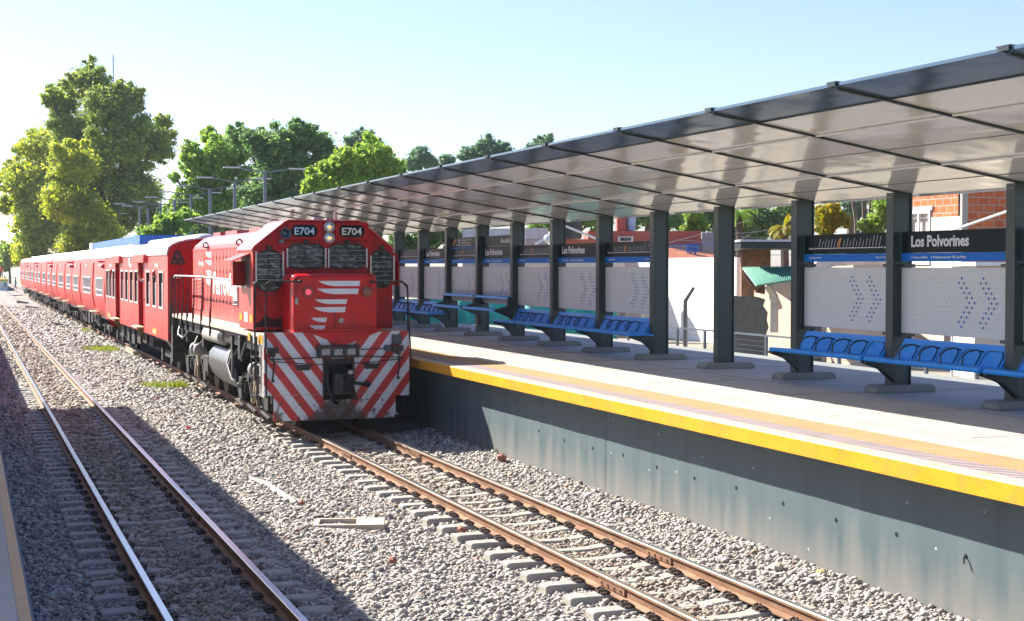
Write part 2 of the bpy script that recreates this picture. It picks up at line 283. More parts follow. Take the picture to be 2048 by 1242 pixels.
# ------------------------------------------------------------------ mesh builder
class MB:
    def __init__(s): s.v = []; s.f = []; s.m = []
    def add(s, vs, fs, mi=0):
        o = len(s.v); s.v += [tuple(p) for p in vs]; s.f += [tuple(i + o for i in f) for f in fs]; s.m += [mi] * len(fs); return s
    def box(s, x0, x1, y0, y1, z0, z1, mi=0):
        return s.add([(x, y, z) for x in (x0, x1) for y in (y0, y1) for z in (z0, z1)],
                     [(0, 1, 3, 2), (4, 6, 7, 5), (0, 4, 5, 1), (2, 3, 7, 6), (0, 2, 6, 4), (1, 5, 7, 3)], mi)
    def bar(s, a, b, w, h=None, mi=0, up=(0, 0, 1)):
        a, b = Vector(a), Vector(b); h = h or w; d = (b - a).normalized(); u = Vector(up)
        if abs(d.dot(u)) > .99: u = Vector((0, 1, 0))
        r = d.cross(u).normalized() * w / 2; t = r.cross(d).normalized() * h / 2
        vs = [p + i * r + j * t for p in (a, b) for i, j in ((-1, -1), (1, -1), (1, 1), (-1, 1))]
        return s.add(vs, [(3, 2, 1, 0), (4, 5, 6, 7), (0, 1, 5, 4), (1, 2, 6, 5), (2, 3, 7, 6), (3, 0, 4, 7)], mi)
    def tube(s, pts, r, n=8, mi=0, caps=True):
        pts = [Vector(p) for p in pts]; rs = r if isinstance(r, (list, tuple)) else [r] * len(pts)
        prev = None; rings = []
        for i, p in enumerate(pts):
            d = (pts[min(i + 1, len(pts) - 1)] - pts[max(i - 1, 0)]).normalized()
            if prev is None:
                prev = d.cross(Vector((0, 0, 1)) if abs(d.z) < .9 else Vector((1, 0, 0))).normalized()
            else: prev = (prev - d * prev.dot(d)).normalized()
            q = d.cross(prev)
            rings.append([p + (prev * math.cos(2 * math.pi * k / n) + q * math.sin(2 * math.pi * k / n)) * rs[i] for k in range(n)])
        return s.loft(rings, mi, caps)
    def cyl(s, a, b, r, r2=None, n=16, mi=0): return s.tube([a, b], [r, r if r2 is None else r2], n, mi)
    def loft(s, rings, mi=0, caps=True, closed=True):
        n = len(rings[0]); vs = [p for r in rings for p in r]; fs = []
        for i in range(len(rings) - 1):
            for k in range(n if closed else n - 1):
                k2 = (k + 1) % n; fs.append((i * n + k, i * n + k2, (i + 1) * n + k2, (i + 1) * n + k))
        if caps: fs.append(tuple(range(n))[::-1]); fs.append(tuple((len(rings) - 1) * n + k for k in range(n)))
        return s.add(vs, fs, mi)
    def prism(s, pts, axis, a0, a1, mi=0):
        mk = {'x': lambda p, a: (a, p[0], p[1]), 'y': lambda p, a: (p[0], a, p[1]), 'z': lambda p, a: (p[0], p[1], a)}[axis]
        return s.loft([[mk(p, a0) for p in pts], [mk(p, a1) for p in pts]], mi)
    def sphere(s, c, r, sc=(1, 1, 1), n=12, m=8, mi=0):
        c = Vector(c); rings = []
        for j in range(1, m):
            t = math.pi * j / m
            rings.append([(c.x + r * sc[0] * math.sin(t) * math.cos(2 * math.pi * k / n), c.y + r * sc[1] * math.sin(t) * math.sin(2 * math.pi * k / n), c.z + r * sc[2] * math.cos(t)) for k in range(n)])
        return s.loft(rings, mi)
    def quad(s, a, b, c, d, mi=0): return s.add([a, b, c, d], [(0, 1, 2, 3)], mi)
    def build(s, name, mats, parent=None, smooth=False, bevel=0, loc=None):
        me = bpy.data.meshes.new(name); me.from_pydata(s.v, [], s.f)
        for m in (mats if isinstance(mats, (list, tuple)) else [mats]): me.materials.append(m)
        me.polygons.foreach_set('material_index', s.m)
        o = bpy.data.objects.new(name, me); COL.objects.link(o)
        if parent: o.parent = parent
        if loc: o.location = loc
        me.validate()
        import bmesh
        b = bmesh.new(); b.from_mesh(me)
        bmesh.ops.recalc_face_normals(b, faces=b.faces); b.to_mesh(me); b.free()
        if smooth:
            me.polygons.foreach_set('use_smooth', [True] * len(me.polygons))
            if hasattr(me, 'set_sharp_from_angle'): me.set_sharp_from_angle(angle=R(40))
        if bevel:
            mo = o.modifiers.new('bevel', 'BEVEL'); mo.width = bevel; mo.segments = 2; mo.limit_method = 'ANGLE'; mo.angle_limit = R(40)
        return o

def rrect(x0, x1, z0, z1, r, n=4):
    pts = []
    for cx, cz, a in ((x1 - r, z1 - r, 0), (x0 + r, z1 - r, 90), (x0 + r, z0 + r, 180), (x1 - r, z0 + r, 270)):
        for k in range(n + 1):
            t = R(a + 90 * k / n); pts.append((cx + r * math.cos(t), cz + r * math.sin(t)))
    return pts
def tag(o, label=None, cat=None, group=None, kind=None):
    if label: o['label'] = label
    if cat: o['category'] = cat
    if group: o['group'] = group
    if kind: o['kind'] = kind
    return o
def empty(name, loc, label, cat, group=None):
    o = bpy.data.objects.new(name, None); COL.objects.link(o); o.location = loc; o.empty_display_size = .2
    return tag(o, label, cat, group)
def copy_tree(o, parent=None):
    c = o.copy(); COL.objects.link(c); c.parent = parent
    for ch in list(o.children): copy_tree(ch, c)
    return c
SIDE = Matrix(((0, 0, -1), (-1, 0, 0), (0, 1, 0)))       # local x -> -Y, y -> Z, z -> -X
FRONT = Matrix(((1, 0, 0), (0, 0, -1), (0, 1, 0)))       # local x -> X, y -> Z, z -> -Y
def text(name, s, loc, width, height, m, parent=None, rot=SIDE, bold=.0, depth=.003, align='LEFT'):
    cu = bpy.data.curves.new('t', 'FONT'); cu.body = s; cu.size = 1; cu.offset = bold; cu.extrude = .5; cu.resolution_u = 3
    t = bpy.data.objects.new('t', cu); COL.objects.link(t)
    dg = bpy.context.evaluated_depsgraph_get()
    me = bpy.data.meshes.new_from_object(t.evaluated_get(dg)); bpy.data.objects.remove(t); bpy.data.curves.remove(cu)
    co = np.empty(len(me.vertices) * 3); me.vertices.foreach_get('co', co); co = co.reshape(-1, 3)
    x0, x1 = co[:, 0].min(), co[:, 0].max(); y0 = 0
    capy = .72
    co[:, 0] = (co[:, 0] - x0) / (x1 - x0) * width; co[:, 1] = co[:, 1] / capy * height; co[:, 2] = (co[:, 2] + .5) * depth
    co = co @ np.array(rot.transposed()) + np.array(loc)
    me.vertices.foreach_set('co', co.ravel()); me.update(); me.name = name
    me.materials.clear(); me.materials.append(m)
    o = bpy.data.objects.new(name, me); COL.objects.link(o)
    if parent: o.parent = parent
    return o
def wall_open(mb, a0, a1, z0, z1, holes, fn, mi=0, zcuts=(), acuts=()):
    """wall between a0..a1 x z0..z1 with rectangular holes; fn(a, z, d) -> point, d = 0 outside, 1 inside"""
    As = sorted({a0, a1, *acuts, *[h[0] for h in holes], *[h[1] for h in holes]}); Zs = sorted({z0, z1, *zcuts, *[h[2] for h in holes], *[h[3] for h in holes]})
    def hole(i, j):
        if i < 0 or j < 0 or i >= len(As) - 1 or j >= len(Zs) - 1: return True
        ca, cz = (As[i] + As[i + 1]) / 2, (Zs[j] + Zs[j + 1]) / 2
        return any(h[0] < ca < h[1] and h[2] < cz < h[3] for h in holes)
    idx = {}
    def V(i, j, d):
        if (i, j, d) not in idx: idx[(i, j, d)] = len(vs); vs.append(fn(As[i], Zs[j], d))
        return idx[(i, j, d)]
    vs = []; fs = []
    for i in range(len(As) - 1):
        for j in range(len(Zs) - 1):
            if hole(i, j): continue
            fs.append((V(i, j, 0), V(i + 1, j, 0), V(i + 1, j + 1, 0), V(i, j + 1, 0)))
            fs.append((V(i, j, 1), V(i, j + 1, 1), V(i + 1, j + 1, 1), V(i + 1, j, 1)))
            for (di, dj, p, q) in ((-1, 0, (i, j), (i, j + 1)), (1, 0, (i + 1, j + 1), (i + 1, j)), (0, -1, (i + 1, j), (i, j)), (0, 1, (i, j + 1), (i + 1, j + 1))):
                if hole(i + di, j + dj): fs.append((V(*p, 0), V(*q, 0), V(*q, 1), V(*p, 1)))
    mb.add(vs, fs, mi)

# ------------------------------------------------------------------ ground
XR, XL = 6.298, 2.11                                   # centre lines of the two tracks
def zbal(x, y=0):                                      # height of the ballast bed across the tracks
    pts = [(-2, -.2), (.6, -.17), (1.1, -.2), (1.6, -.185), (2.6, -.185), (3.2, -.2), (3.7, -.15), (4.3, -.16), (4.9, -.235), (5.3, -.225), (5.7, -.19), (6.9, -.185), (7.4, -.17), (8.1, -.12), (9, -.12)]
    return float(np.interp(x, [p[0] for p in pts], [p[1] for p in pts])) + .018 * math.sin(x * 2.1 + y * .7) * math.sin(y * 1.3 + x)
gm = mat('dry_earth', (.26, .23, .18), .9, var=.25, vscale=.6, bump=.4, bscale=3, dirt_or_sheen=(.12, .16, .05), dscale=.25, damt=.8)
g = MB()
xs = [-700, -60, -12, -1, 9, 13.5, 15.2, 17, 30, 60, 900]; zs = [-.4, -.4, -.4, -.4, -.4, -.3, .15, .3, .35, .3, .2]
ys = [-60, 0, 30, 60, 120, 300, 900, 2600]
for i in range(len(xs) - 1):
    for j in range(len(ys) - 1):
        g.quad((xs[i], ys[j], zs[i]), (xs[i + 1], ys[j], zs[i + 1]), (xs[i + 1], ys[j + 1], zs[i + 1]), (xs[i], ys[j + 1], zs[i]))
tag(g.build('ground', gm), kind='structure')

def ballast_mat():
    m = bpy.data.materials.new('ballast_bed'); m.use_nodes = True; nt = m.node_tree; N = nt.nodes; L = nt.links
    b = N['Principled BSDF']; b.inputs['Roughness'].default_value = .9
    tc = N.new('ShaderNodeTexCoord'); v = N.new('ShaderNodeTexVoronoi'); v.inputs['Scale'].default_value = 24; L.new(tc.outputs['Object'], v.inputs[0])
    sp = N.new('ShaderNodeSeparateColor'); L.new(v.outputs['Color'], sp.inputs[0])
    r = N.new('ShaderNodeValToRGB'); L.new(sp.outputs[0], r.inputs[0])
    r.color_ramp.elements[0].color = (.20, .18, .165, 1); r.color_ramp.elements[1].color = (.40, .365, .33, 1)
    n = N.new('ShaderNodeTexNoise'); n.inputs['Scale'].default_value = .9; n.inputs['Detail'].default_value = 4; L.new(tc.outputs['Object'], n.inputs[0])
    mx = N.new('ShaderNodeMix'); mx.data_type = 'RGBA'; mx.blend_type = 'MULTIPLY'; mx.inputs[0].default_value = .45
    r2 = N.new('ShaderNodeValToRGB'); L.new(n.outputs[0], r2.inputs[0]); r2.color_ramp.elements[0].position = .35; r2.color_ramp.elements[1].position = .65; r2.color_ramp.elements[0].color = (.55, .5, .47, 1)
    L.new(r.outputs[0], mx.inputs[6]); L.new(r2.outputs[0], mx.inputs[7]); L.new(mx.outputs[2], b.inputs['Base Color'])
    bp = N.new('ShaderNodeBump'); bp.invert = True; bp.inputs['Strength'].default_value = 1; bp.inputs['Distance'].default_value = .035; L.new(v.outputs[0], bp.inputs['Height']); L.new(bp.outputs[0], b.inputs['Normal'])
    return m
bx = np.concatenate([np.arange(-1.4, 8.3, .12)]); by = np.concatenate([np.arange(4, 40, .2), np.arange(40, 120, 1.5), np.arange(120, 420, 12)])
BX, BY = np.meshgrid(bx, by, indexing='ij')
BZ = np.vectorize(zbal)(BX, BY) + rng.normal(0, .008, BX.shape)
nx, ny = BX.shape
b_ = MB(); b_.v = list(zip(BX.ravel().tolist(), BY.ravel().tolist(), BZ.ravel().tolist()))
b_.f = [(i * ny + j, (i + 1) * ny + j, (i + 1) * ny + j + 1, i * ny + j + 1) for i in range(nx - 1) for j in range(ny - 1)]; b_.m = [0] * len(b_.f)
tag(b_.build('ballast_bed', ballast_mat(), smooth=True), kind='structure')

# loose ballast stones: what nobody could count, ONE mesh
def stones():
    base = []
    for k in range(24):
        a = np.array([(x, y, z) for x in (-1, 1) for y in (-1, 1) for z in (-1, 1)], float)
        a *= rng.uniform(.55, 1.05, (8, 1)) ; a += rng.normal(0, .16, (8, 3)); a *= rng.uniform(.6, 1.1, (1, 3)); base.append(a * .62)
    base = np.array(base)
    fc = np.array([(0, 1, 3, 2), (4, 6, 7, 5), (0, 4, 5, 1), (2, 3, 7, 6), (0, 2, 6, 4), (1, 5, 7, 3)])
    P_ = []
    # (y0, y1, stones per square metre, half size)
    for y0, y1, d, sz in ((7.2, 12, 900, .025), (12, 17, 800, .026), (17, 24, 560, .029), (24, 36, 340, .036), (36, 60, 240, .045), (60, 120, 110, .07)):
        n = int((y1 - y0) * 8 * d); x = rng.uniform(.35, 8.18, n); y = rng.uniform(y0, y1, n)
        u = -68 + 3191 * x / (x * .342 + y * .94); keep = (u > -30) & (u < 2090)
        if y0 < 24:
            pass
        else: keep &= ~((x > 6) & (y > 27))
        x, y = x[keep], y[keep]
        z = np.array([zbal(a, b) for a, b in zip(x, y)])
        # keep sleepers and rails mostly clear on the right track, more buried on the left
        P_.append(np.stack([x, y, z, sz * .93 * np.minimum(rng.lognormal(0, .34, len(x)), 1.9)], 1))
    P_ = np.concatenate(P_); n = len(P_)
    onR = (np.abs(P_[:, 0] - XR) < 1.05); ph = np.abs(((P_[:, 1] - 9.0 + .29) % .58) - .29)
    drop = onR & (ph < .125) & (P_[:, 1] < 27) & (rng.random(n) < np.where(np.abs(P_[:, 0] - XR) < .5, .86, .86))
    onL = (np.abs(P_[:, 0] - XL) < 1.05); phl = np.abs(((P_[:, 1] - 9.2 + .3) % .6) - .3)
    drop |= onL & (phl < .12) & (rng.random(n) < np.where(np.abs(P_[:, 0] - XL) > .6, .85, .5))
    for xc in (XR - .533, XR + .533, XL - .533, XL + .533): drop |= np.abs(P_[:, 0] - xc) < .075
    drop |= (P_[:, 0] > 3.84) & (P_[:, 0] < 4.75) & (P_[:, 1] > 17.2) & (P_[:, 1] < 17.98)
    P_ = P_[~drop]; n = len(P_)
    # dirt-coloured smaller bits near the wall stay too
    q = rng.normal(size=(n, 4)); q /= np.linalg.norm(q, axis=1)[:, None]; w, x, y, z = q.T
    Rm = np.stack([1 - 2 * (y * y + z * z), 2 * (x * y - z * w), 2 * (x * z + y * w), 2 * (x * y + z * w), 1 - 2 * (x * x + z * z), 2 * (y * z - x * w), 2 * (x * z - y * w), 2 * (y * z + x * w), 1 - 2 * (x * x + y * y)], 1).reshape(n, 3, 3)
    vb = base[rng.integers(0, 24, n)]
    V = np.einsum('nij,nkj->nki', Rm, vb) * P_[:, 3][:, None, None] * np.array([1.1, 1.1, .8]) * 1.25
    V += P_[:, None, :3]; V[:, :, 2] += (P_[:, 3] * rng.uniform(-.35, .55, n))[:, None]
    F = (fc[None] + (np.arange(n) * 8)[:, None, None]).reshape(-1, 4)
    me = bpy.data.meshes.new('ballast_stones'); nv, nf = n * 8, len(F)
    me.vertices.add(nv); me.vertices.foreach_set('co', V.reshape(-1).astype(np.float32))
    me.loops.add(nf * 4); me.loops.foreach_set('vertex_index', F.ravel().astype(np.int32))
    me.polygons.add(nf); me.polygons.foreach_set('loop_start', np.arange(0, nf * 4, 4, dtype=np.int32))
    try: me.polygons.foreach_set('loop_total', np.full(nf, 4, dtype=np.int32))
    except Exception: pass
    me.update(calc_edges=True); me.materials.append(stone_m)
    o = bpy.data.objects.new('ballast_stones', me); COL.objects.link(o)
    print('stones', n)
    return o
tag(stones(), 'loose grey and beige ballast stones between the rails and the platform wall', 'ballast', kind='stuff')

# ------------------------------------------------------------------ rails and sleepers
def rail(x, y0, y1, label):
    prof = [(-.036, 0), (.036, 0), (.036, -.03), (.012, -.04), (.010, -.115), (.065, -.132), (.065, -.142), (-.065, -.142), (-.065, -.132), (-.010, -.115), (-.012, -.04), (-.036, -.03)]
    m = MB(); pp = [(-.036, -.006), (-.03, 0), (.03, 0), (.036, -.006)] + prof[2:]
    ya = np.arange(y0, y1 + 1, 2.0)
    m.loft([[(p[0], yy, p[1]) for p in pp] for yy in ya], 0)
    n = len(pp)
    o = m.build('rail', [rustrail, shinyrail], loc=(x, 0, 0))
    for p in o.data.polygons:
        if p.center.z > -.004 and abs(p.normal.z) > .7: p.material_index = 1
    tag(o, label, 'rail', 'running rails')
    return o
RL = [(XL - .533, 'polished steel rail nearest the left platform, half in shadow'), (XL + .533, 'polished steel rail of the left track nearer the train, half in shadow'),
      (XR - .533, 'rusty sided rail in front of the train, on the open gravel side'), (XR + .533, 'orange rusty rail beside the grey platform wall')]
for i, (x, l) in enumerate(RL):
    r_ = rail(x, 5, 260, l)
    if i >= 1:
        for yj in ((18.6,) if i == 1 else (23.6, 13.0) if i == 2 else (23.3, 14.2)):    # joint bars
            m = MB()
            for sg in (-1, 1): m.box(sg * .0125, sg * .03, yj - .3, yj + .3, -.105, -.045)
            for k in range(4): m.cyl((-.045, yj - .22 + k * .147, -.075), (.045, yj - .22 + k * .147, -.075), .014, n=6)
            m.build('joint_bar', rustrail, r_)
def sleeper_mesh():
    m = MB(); rings = []
    for x, w, z in ((-1.0, .13, .0), (-.97, .13, .012), (-.66, .13, .014), (-.42, .125, .012), (-.2, .115, -.012), (0, .11, -.018), (.2, .115, -.012), (.42, .125, .012), (.66, .13, .014), (.97, .13, .012), (1.0, .13, .0)):
        rings.append([(x, -w, -.2), (x, -w + .03, z - .01), (x, -w + .045, z), (x, w - .045, z), (x, w - .03, z - .01), (x, w, -.2)])
    return m.loft(rings)
def clip_mesh(x, sg):
    m = MB()
    m.box(x - .045, x + .045, -.07, .07, .0, .03); 
    m.tube([(x + sg * .05, -.055, .03), (x + sg * .0, -.06, .06), (x - sg * .05, -.03, .055), (x - sg * .045, .0, .03), (x - sg * .05, .03, .055), (x + sg * .0, .06, .06), (x + sg * .05, .055, .03)], .013, 6)
    m.cyl((x, 0, .0), (x, 0, .075), .017, n=6)
    return m
def sleepers(cx, y0, sp, n, far, lbl, lblf, grp):
    proto = sleeper_mesh().build('sleeper', sleeper_m, bevel=.008); clips = []
    for xx, sg in ((-.533 - .095, 1), (-.533 + .095, -1), (.533 - .095, 1), (.533 + .095, -1)):
        clips.append(clip_mesh(xx, sg).build('rail_clip', clipm, proto))
    for i in range(n):
        y = y0 + i * sp
        if i == 0: o = proto
        elif y < far: o = copy_tree(proto)
        else: o = proto.copy(); COL.objects.link(o)
        z = -.142 + random.uniform(-.008, .006) - (.022 if cx < 4 else .012)
        o.location = (cx + random.uniform(-.02, .02), y, z); o.rotation_euler = (0, random.uniform(-.004, .004), random.uniform(-.012, .012))
        tag(o, lbl if y < far else lblf, 'sleeper', grp)
sleepers(XR, 9.0, .58, 33, 28, 'pale concrete sleeper bare of stones under the right-hand track in front of the train', 'sleeper', 'concrete sleepers of the right-hand track')
sleepers(XL, 9.2, .60, 60, 24, 'concrete sleeper in the shade, half buried under the left-hand track', 'small distant concrete sleeper in sunlit gravel under the left-hand track', 'concrete sleepers of the left-hand track')

# ------------------------------------------------------------------ right platform
ZP = 1.24; XE = 7.85
pl = MB(); pl.box(8.215, 13.95, 4, 150, -.6, ZP - .17); pl.box(8.0, 13.95, 4, 150, ZP - .168, ZP)
plo = tag(pl.build('platform', [conc]), kind='structure')
w = MB(); w.box(8.19, 8.212, 4, 150, -.5, ZP - .172)
for y in np.arange(9.9, 60, 8.85): w.box(8.186, 8.1895, y, y + .012, -.5, ZP - .172)
w.build('platform_wall', [wallc], plo)
pits = MB()                                            # formwork tie holes and bent tie ends
for i, y in enumerate(np.arange(10.9, 22, 1.04)):
    z = .44 + .02 * math.sin(i * 2); pits.cyl((8.184, y, z), (8.189, y, z), .022, n=9)
    if i in (0,): pits.tube([(8.185, y, z), (8.16, y - .01, z - .01), (8.15, y - .03, z - .06)], .009, 6)
pits.build('tie_holes', [blackrub], plo)
e = MB(); n_ = 74
ya = np.linspace(4, 150, 180)
jit = [random.uniform(-.004, .004) for _ in ya]
e.loft([[(XE + j, y, ZP - .165), (XE + j, y, ZP - .012), (XE + .012 + j, y, ZP + .001), (8.04, y, ZP + .004), (8.04, y, ZP - .165)] for y, j in zip(ya, jit)])
eo = e.build('yellow_edge', [yellow, mat('worn_white_edge', (.46, .40, .30), .7, var=.1, vscale=4, dirt_or_sheen=(.5, .3, .08), dscale=5, damt=.8)], plo)
for p in eo.data.polygons:
    if p.normal.z > .5 and p.center.x > 7.9: p.material_index = 1
for nm, x0, x1, m_ in (('ribbed_strip', 8.042, 8.35, ribs_m), ('tactile_paving', 8.352, 8.86, domes), ('dotted_strip', 9.2, 9.5, dots_m)):
    s_ = MB(); s_.box(x0, x1, 4, 149.9, ZP - .01, ZP + .005); s_.build(nm, [m_], plo)
j_ = MB()
for y in np.arange(5, 70, 2.53): j_.box(9.52, 13.94, y, y + .008, ZP - .01, ZP + .0025)
j_.box(9.505, 9.515, 4, 149, ZP - .01, ZP + .0025); j_.box(11.3, 11.308, 4, 149, ZP - .01, ZP + .0025); j_.build('paving_joints', [mat('joint_dirt', (.16, .15, .14), .9)], plo)
k = MB(); k.box(13.952, 14.9, 4, 120, -.4, ZP - .05); tag(k.build('kerb', mat('kerb_concrete', (.22, .23, .22), .8, var=.1)), kind='structure')

# left platform, the photographer stands at its edge
lp = MB(); lp.prism([(.27, ZP), (.58, -.35), (-7, -.35), (-7, ZP)], 'y', -8, 130)
lpo = tag(lp.build('platform_opposite', [mat('painted_side_wall', (.12, .20, .28), .6, var=.1, vscale=3)]), kind='structure')
t_ = MB(); t_.box(.225, .285, -8, 129, ZP - .03, ZP + .004); t_.build('yellow_edge', [mat('faded_yellow_edge', (.5, .3, .12), .6, dirt_or_sheen=(.4, .36, .3), dscale=3)], lpo)
t_ = MB(); t_.box(-6, .223, -8, 129, ZP - .01, ZP + .0035); t_.build('paving', [conc], lpo)

# ------------------------------------------------------------------ canopies
COLY = [17.56 + 2.53 * k for k in range(-4, 17)]       # ribs and columns of the right-hand canopy
zroof = lambda x: 4.69 - .153 * (x - 7.81) if x < 8.43 else 4.595 - .1665 * (x - 8.43)
def make_column(parent, x=12.05, y=0, ztop=4.0, plinth=True):
    m = MB(); m.box(-.155, -.132, -.085, .085, 0, ztop - ZP - .02); m.box(.132, .155, -.085, .085, 0, ztop - ZP - .02)
    m.box(-.1318, .1318, -.06, .06, 0, ztop - ZP - .02)
    c = m.build('column', steel_g, parent, loc=(x, y, ZP + .002), bevel=.004)
    b = MB()
    for k in range(3): b.cyl((-.175, -.05 + .05 * k, ztop - ZP - .08), (-.15, -.05 + .05 * k, ztop - ZP - .08), .012, n=6)
    b.build('bolts', dust, c)
    if plinth:
        p = MB(); p.prism([(-.43, 0), (.5, 0), (.5, .06), (.44, .1), (-.37, .1), (-.43, .06)], 'y', -.17, .17); p.build('plinth', conc2, c, bevel=.01)
    return c
cn = empty('platform_canopy', (12.05, 17.56, ZP), 'long canopy with glossy pale soffit on dark green steel columns', 'canopy')
O = Vector((12.05, 17.56, ZP))
def L3(x, y, z): return (x - O.x, y - O.y, z - O.z)
for k, y in enumerate(COLY[:-1]):
    y1 = COLY[k + 1]
    m = MB()
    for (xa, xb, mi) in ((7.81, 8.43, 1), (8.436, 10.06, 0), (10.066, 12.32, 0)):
        n = 6; top = []
        prof = [(xa + (xb - xa) * i / n) for i in range(n + 1)]
        pts = [(x, zroof(x)) for x in prof] + [(x, zroof(x) + .03) for x in reversed(prof)]
        m.prism([(x - O.x, z - O.z) for x, z in pts], 'y', y + .028 - O.y, y1 - .028 - O.y, mi)
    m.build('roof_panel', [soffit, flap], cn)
    m = MB()
    for x, h, wd in ((8.433, .010, .012), (10.063, .006, .005), (11.62, .006, .005)): m.box(x - wd - O.x, x + wd - O.x, y + .04 - O.y, y1 - .04 - O.y, zroof(x) - h - O.z, zroof(x) - .001 - O.z, 0)
    for x in (9.17, 10.88): m.box(x - .02 - O.x, x + .02 - O.x, y + .04 - O.y, y1 - .04 - O.y, zroof(x) - .022 - O.z, zroof(x) - .003 - O.z, 1)
    m.build('seam', [steel_d, white], cn)
for k, y in enumerate(COLY):
    m = MB(); xs_ = [7.86, 8.43, 12.2]
    pts = [(x - O.x, zroof(x) - .022 - O.z) for x in xs_] + [(x - O.x, zroof(x) + .036 - O.z) for x in reversed(xs_)]
    m.prism(pts, 'y', y - .026 - O.y, y + .026 - O.y)
    m.box(7.785 - O.x, 7.95 - O.x, y - .09 - O.y, y + .07 - O.y, 4.722 - O.z, 4.734 - O.z)
    m.box(7.785 - O.x, 7.805 - O.x, y - .09 - O.y, y + .05 - O.y, 4.69 - O.z, 4.721 - O.z)
    m.build('rib', steel_d, cn)
    c = make_column(cn, 12.05 - O.x, y - O.y, zroof(12.05)); c.location.z = .002
m = MB(); m.box(12.322 - O.x, 12.36 - O.x, COLY[0] - O.y, COLY[-1] - O.y, zroof(12.32) - .02 - O.z, zroof(12.32) + .09 - O.z); m.build('gutter', galv, cn)
# small cameras under the soffit
for (x, y) in ((8.9, 43.1), (9.3, 32.6)):
    m = MB(); m.sphere((x - O.x, y - O.y, zroof(x) - .07 - O.z), .07); m.build('camera_dome', white, cn, smooth=True)
# the canopy of the platform the photographer stands on: it casts the big shade over the left track
cl = empty('platform_canopy', (-4, 12, ZP), 'canopy of the opposite platform above the photographer, casting the broad shade on the left track', 'canopy')
for k in range(13):
    y = 7 + 2.53 * k - 2.5; m = MB(); x0, x1 = -.08, -4.4; sh = 0
    m.loft([[(x0 + 4, y - 12, 4.69 - ZP), (x1 + 4, y - 12, 4.0 - ZP), (x1 + 4, y - 12, 4.06 - ZP), (x0 + 4, y - 12, 4.75 - ZP)],
            [(x0 + 4, y + 2.5 - 12 + (2.2 if k == 12 else 0), 4.69 - ZP), (x1 + 4, y + 2.5 - 12 + (1.0 if k == 12 else 0), 4.0 - ZP), (x1 + 4, y + 2.5 - 12 + (1.0 if k == 12 else 0), 4.06 - ZP), (x0 + 4, y + 2.5 - 12 + (2.2 if k == 12 else 0), 4.75 - ZP)]])
    m.build('roof_panel', soffit, cl)
    c = make_column(cl, -.0, y - 12, 4.03); c.location.z = .002

# ------------------------------------------------------------------ signs, panels, benches between the columns
bays = {'A': 2, 'B': 3, 'E': 6, 'F': 7, 'G': 8, 'H': 9, 'I': 10, 'J': 11, 'K': 12, 'L': 13, 'Z': 1}
def bay(kk): a = COLY[0] + 2.53 * (bays[kk] + 1); return a, a + 2.53    # near column, far column
bn = {'Z': 'cut by the right frame edge', 'A': 'rightmost full bay', 'B': 'second full bay from right', 'E': 'first bay beyond the open gap', 'F': 'second bay beyond the gap', 'G': 'third bay beyond the gap',
      'H': 'under the Andén sign', 'I': 'under the orange-bar sign', 'J': 'second bay right of the locomotive', 'K': 'bay half hidden by the locomotive', 'L': 'behind the locomotive handrail'}
def name_board(kk, kind):
    ya, yb = bay(kk); ya += .095; yb -= .095; w_ = yb - ya
    t = empty('name_board' if kind == 'name' else 'line_map_board', (12.05, yb, 3.035), ('Los Polvorines name board with blue strip, ' if kind == 'name' else 'route map board with white line diagram, ') + bn[kk], 'sign', 'station signs under the canopy')
    m = MB(); m.box(-.02, .02, -w_, 0, .115, .405); m.build('board', signblk, t, bevel=.003)
    m = MB(); m.box(-.03, .02, -w_, 0, 0, .113); m.build('blue_strip', bluesign, t, bevel=.003)
    if kind == 'name':
        text('lettering', 'Los Polvorines', (-.0205, -.22, .20), 1.24, .150, wtext, t, bold=.028)
        text('small_lettering', '» Trenes a Retiro', (-.0305, -.24, .04), .36, .034, wtext, t, bold=.01)
        text('small_lettering', '> Próxima estación Villa de Mayo', (-.0305, -.68, .04), .74, .034, wtext, t, bold=.01)
    else:
        m = MB(); a, b = .32, w_ - .28; nn = 22
        m.box(-.0235, -.0202, -b, -a, .195, .203)
        for i in range(nn):
            s_ = -(a + (b - a) * i / (nn - 1)); ln = .07 + .05 * abs(math.sin(i * 1.7)) + (.04 if i > 17 and i < 21 else 0)
            m.cyl((-.0245, s_, .199), (-.0204, s_, .199), .012, n=8)
            if i != 8 and 0 < i < 21: m.bar((-.0222, s_ - .012, .222), (-.0222, s_ - .012 - ln * .35, .222 + ln), .003, .0065)
        m.build('route_line', wtext, t)
        m = MB(); s_ = -(a + (b - a) * 7.6 / 21); m.bar((-.023, s_, .215), (-.023, s_ - .055, .345), .004, .032); m.build('station_mark', orange, t)
        text('small_lettering', 'Villa Rosa', (-.0205, -.12, .185), .16, .026, wtext, t, bold=.01)
        text('small_lettering', 'Retiro', (-.0205, -w_ + .23, .185), .11, .026, wtext, t, bold=.01)
        text('small_lettering', 'Línea Belgrano Norte', (-.0305, -.16, .05), .34, .026, wtext, t)
        text('small_lettering', 'Ministerio de Transporte', (-.0305, -w_ + .42, .05), .30, .026, wtext, t)
    return t
for kk, kd in (('Z', 'map'), ('A', 'name'), ('B', 'map'), ('E', 'map'), ('F', 'name'), ('G', 'map'), ('H', 'name'), ('I', 'map'), ('J', 'name'), ('K', 'map'), ('L', 'name')): name_board(kk, kd)
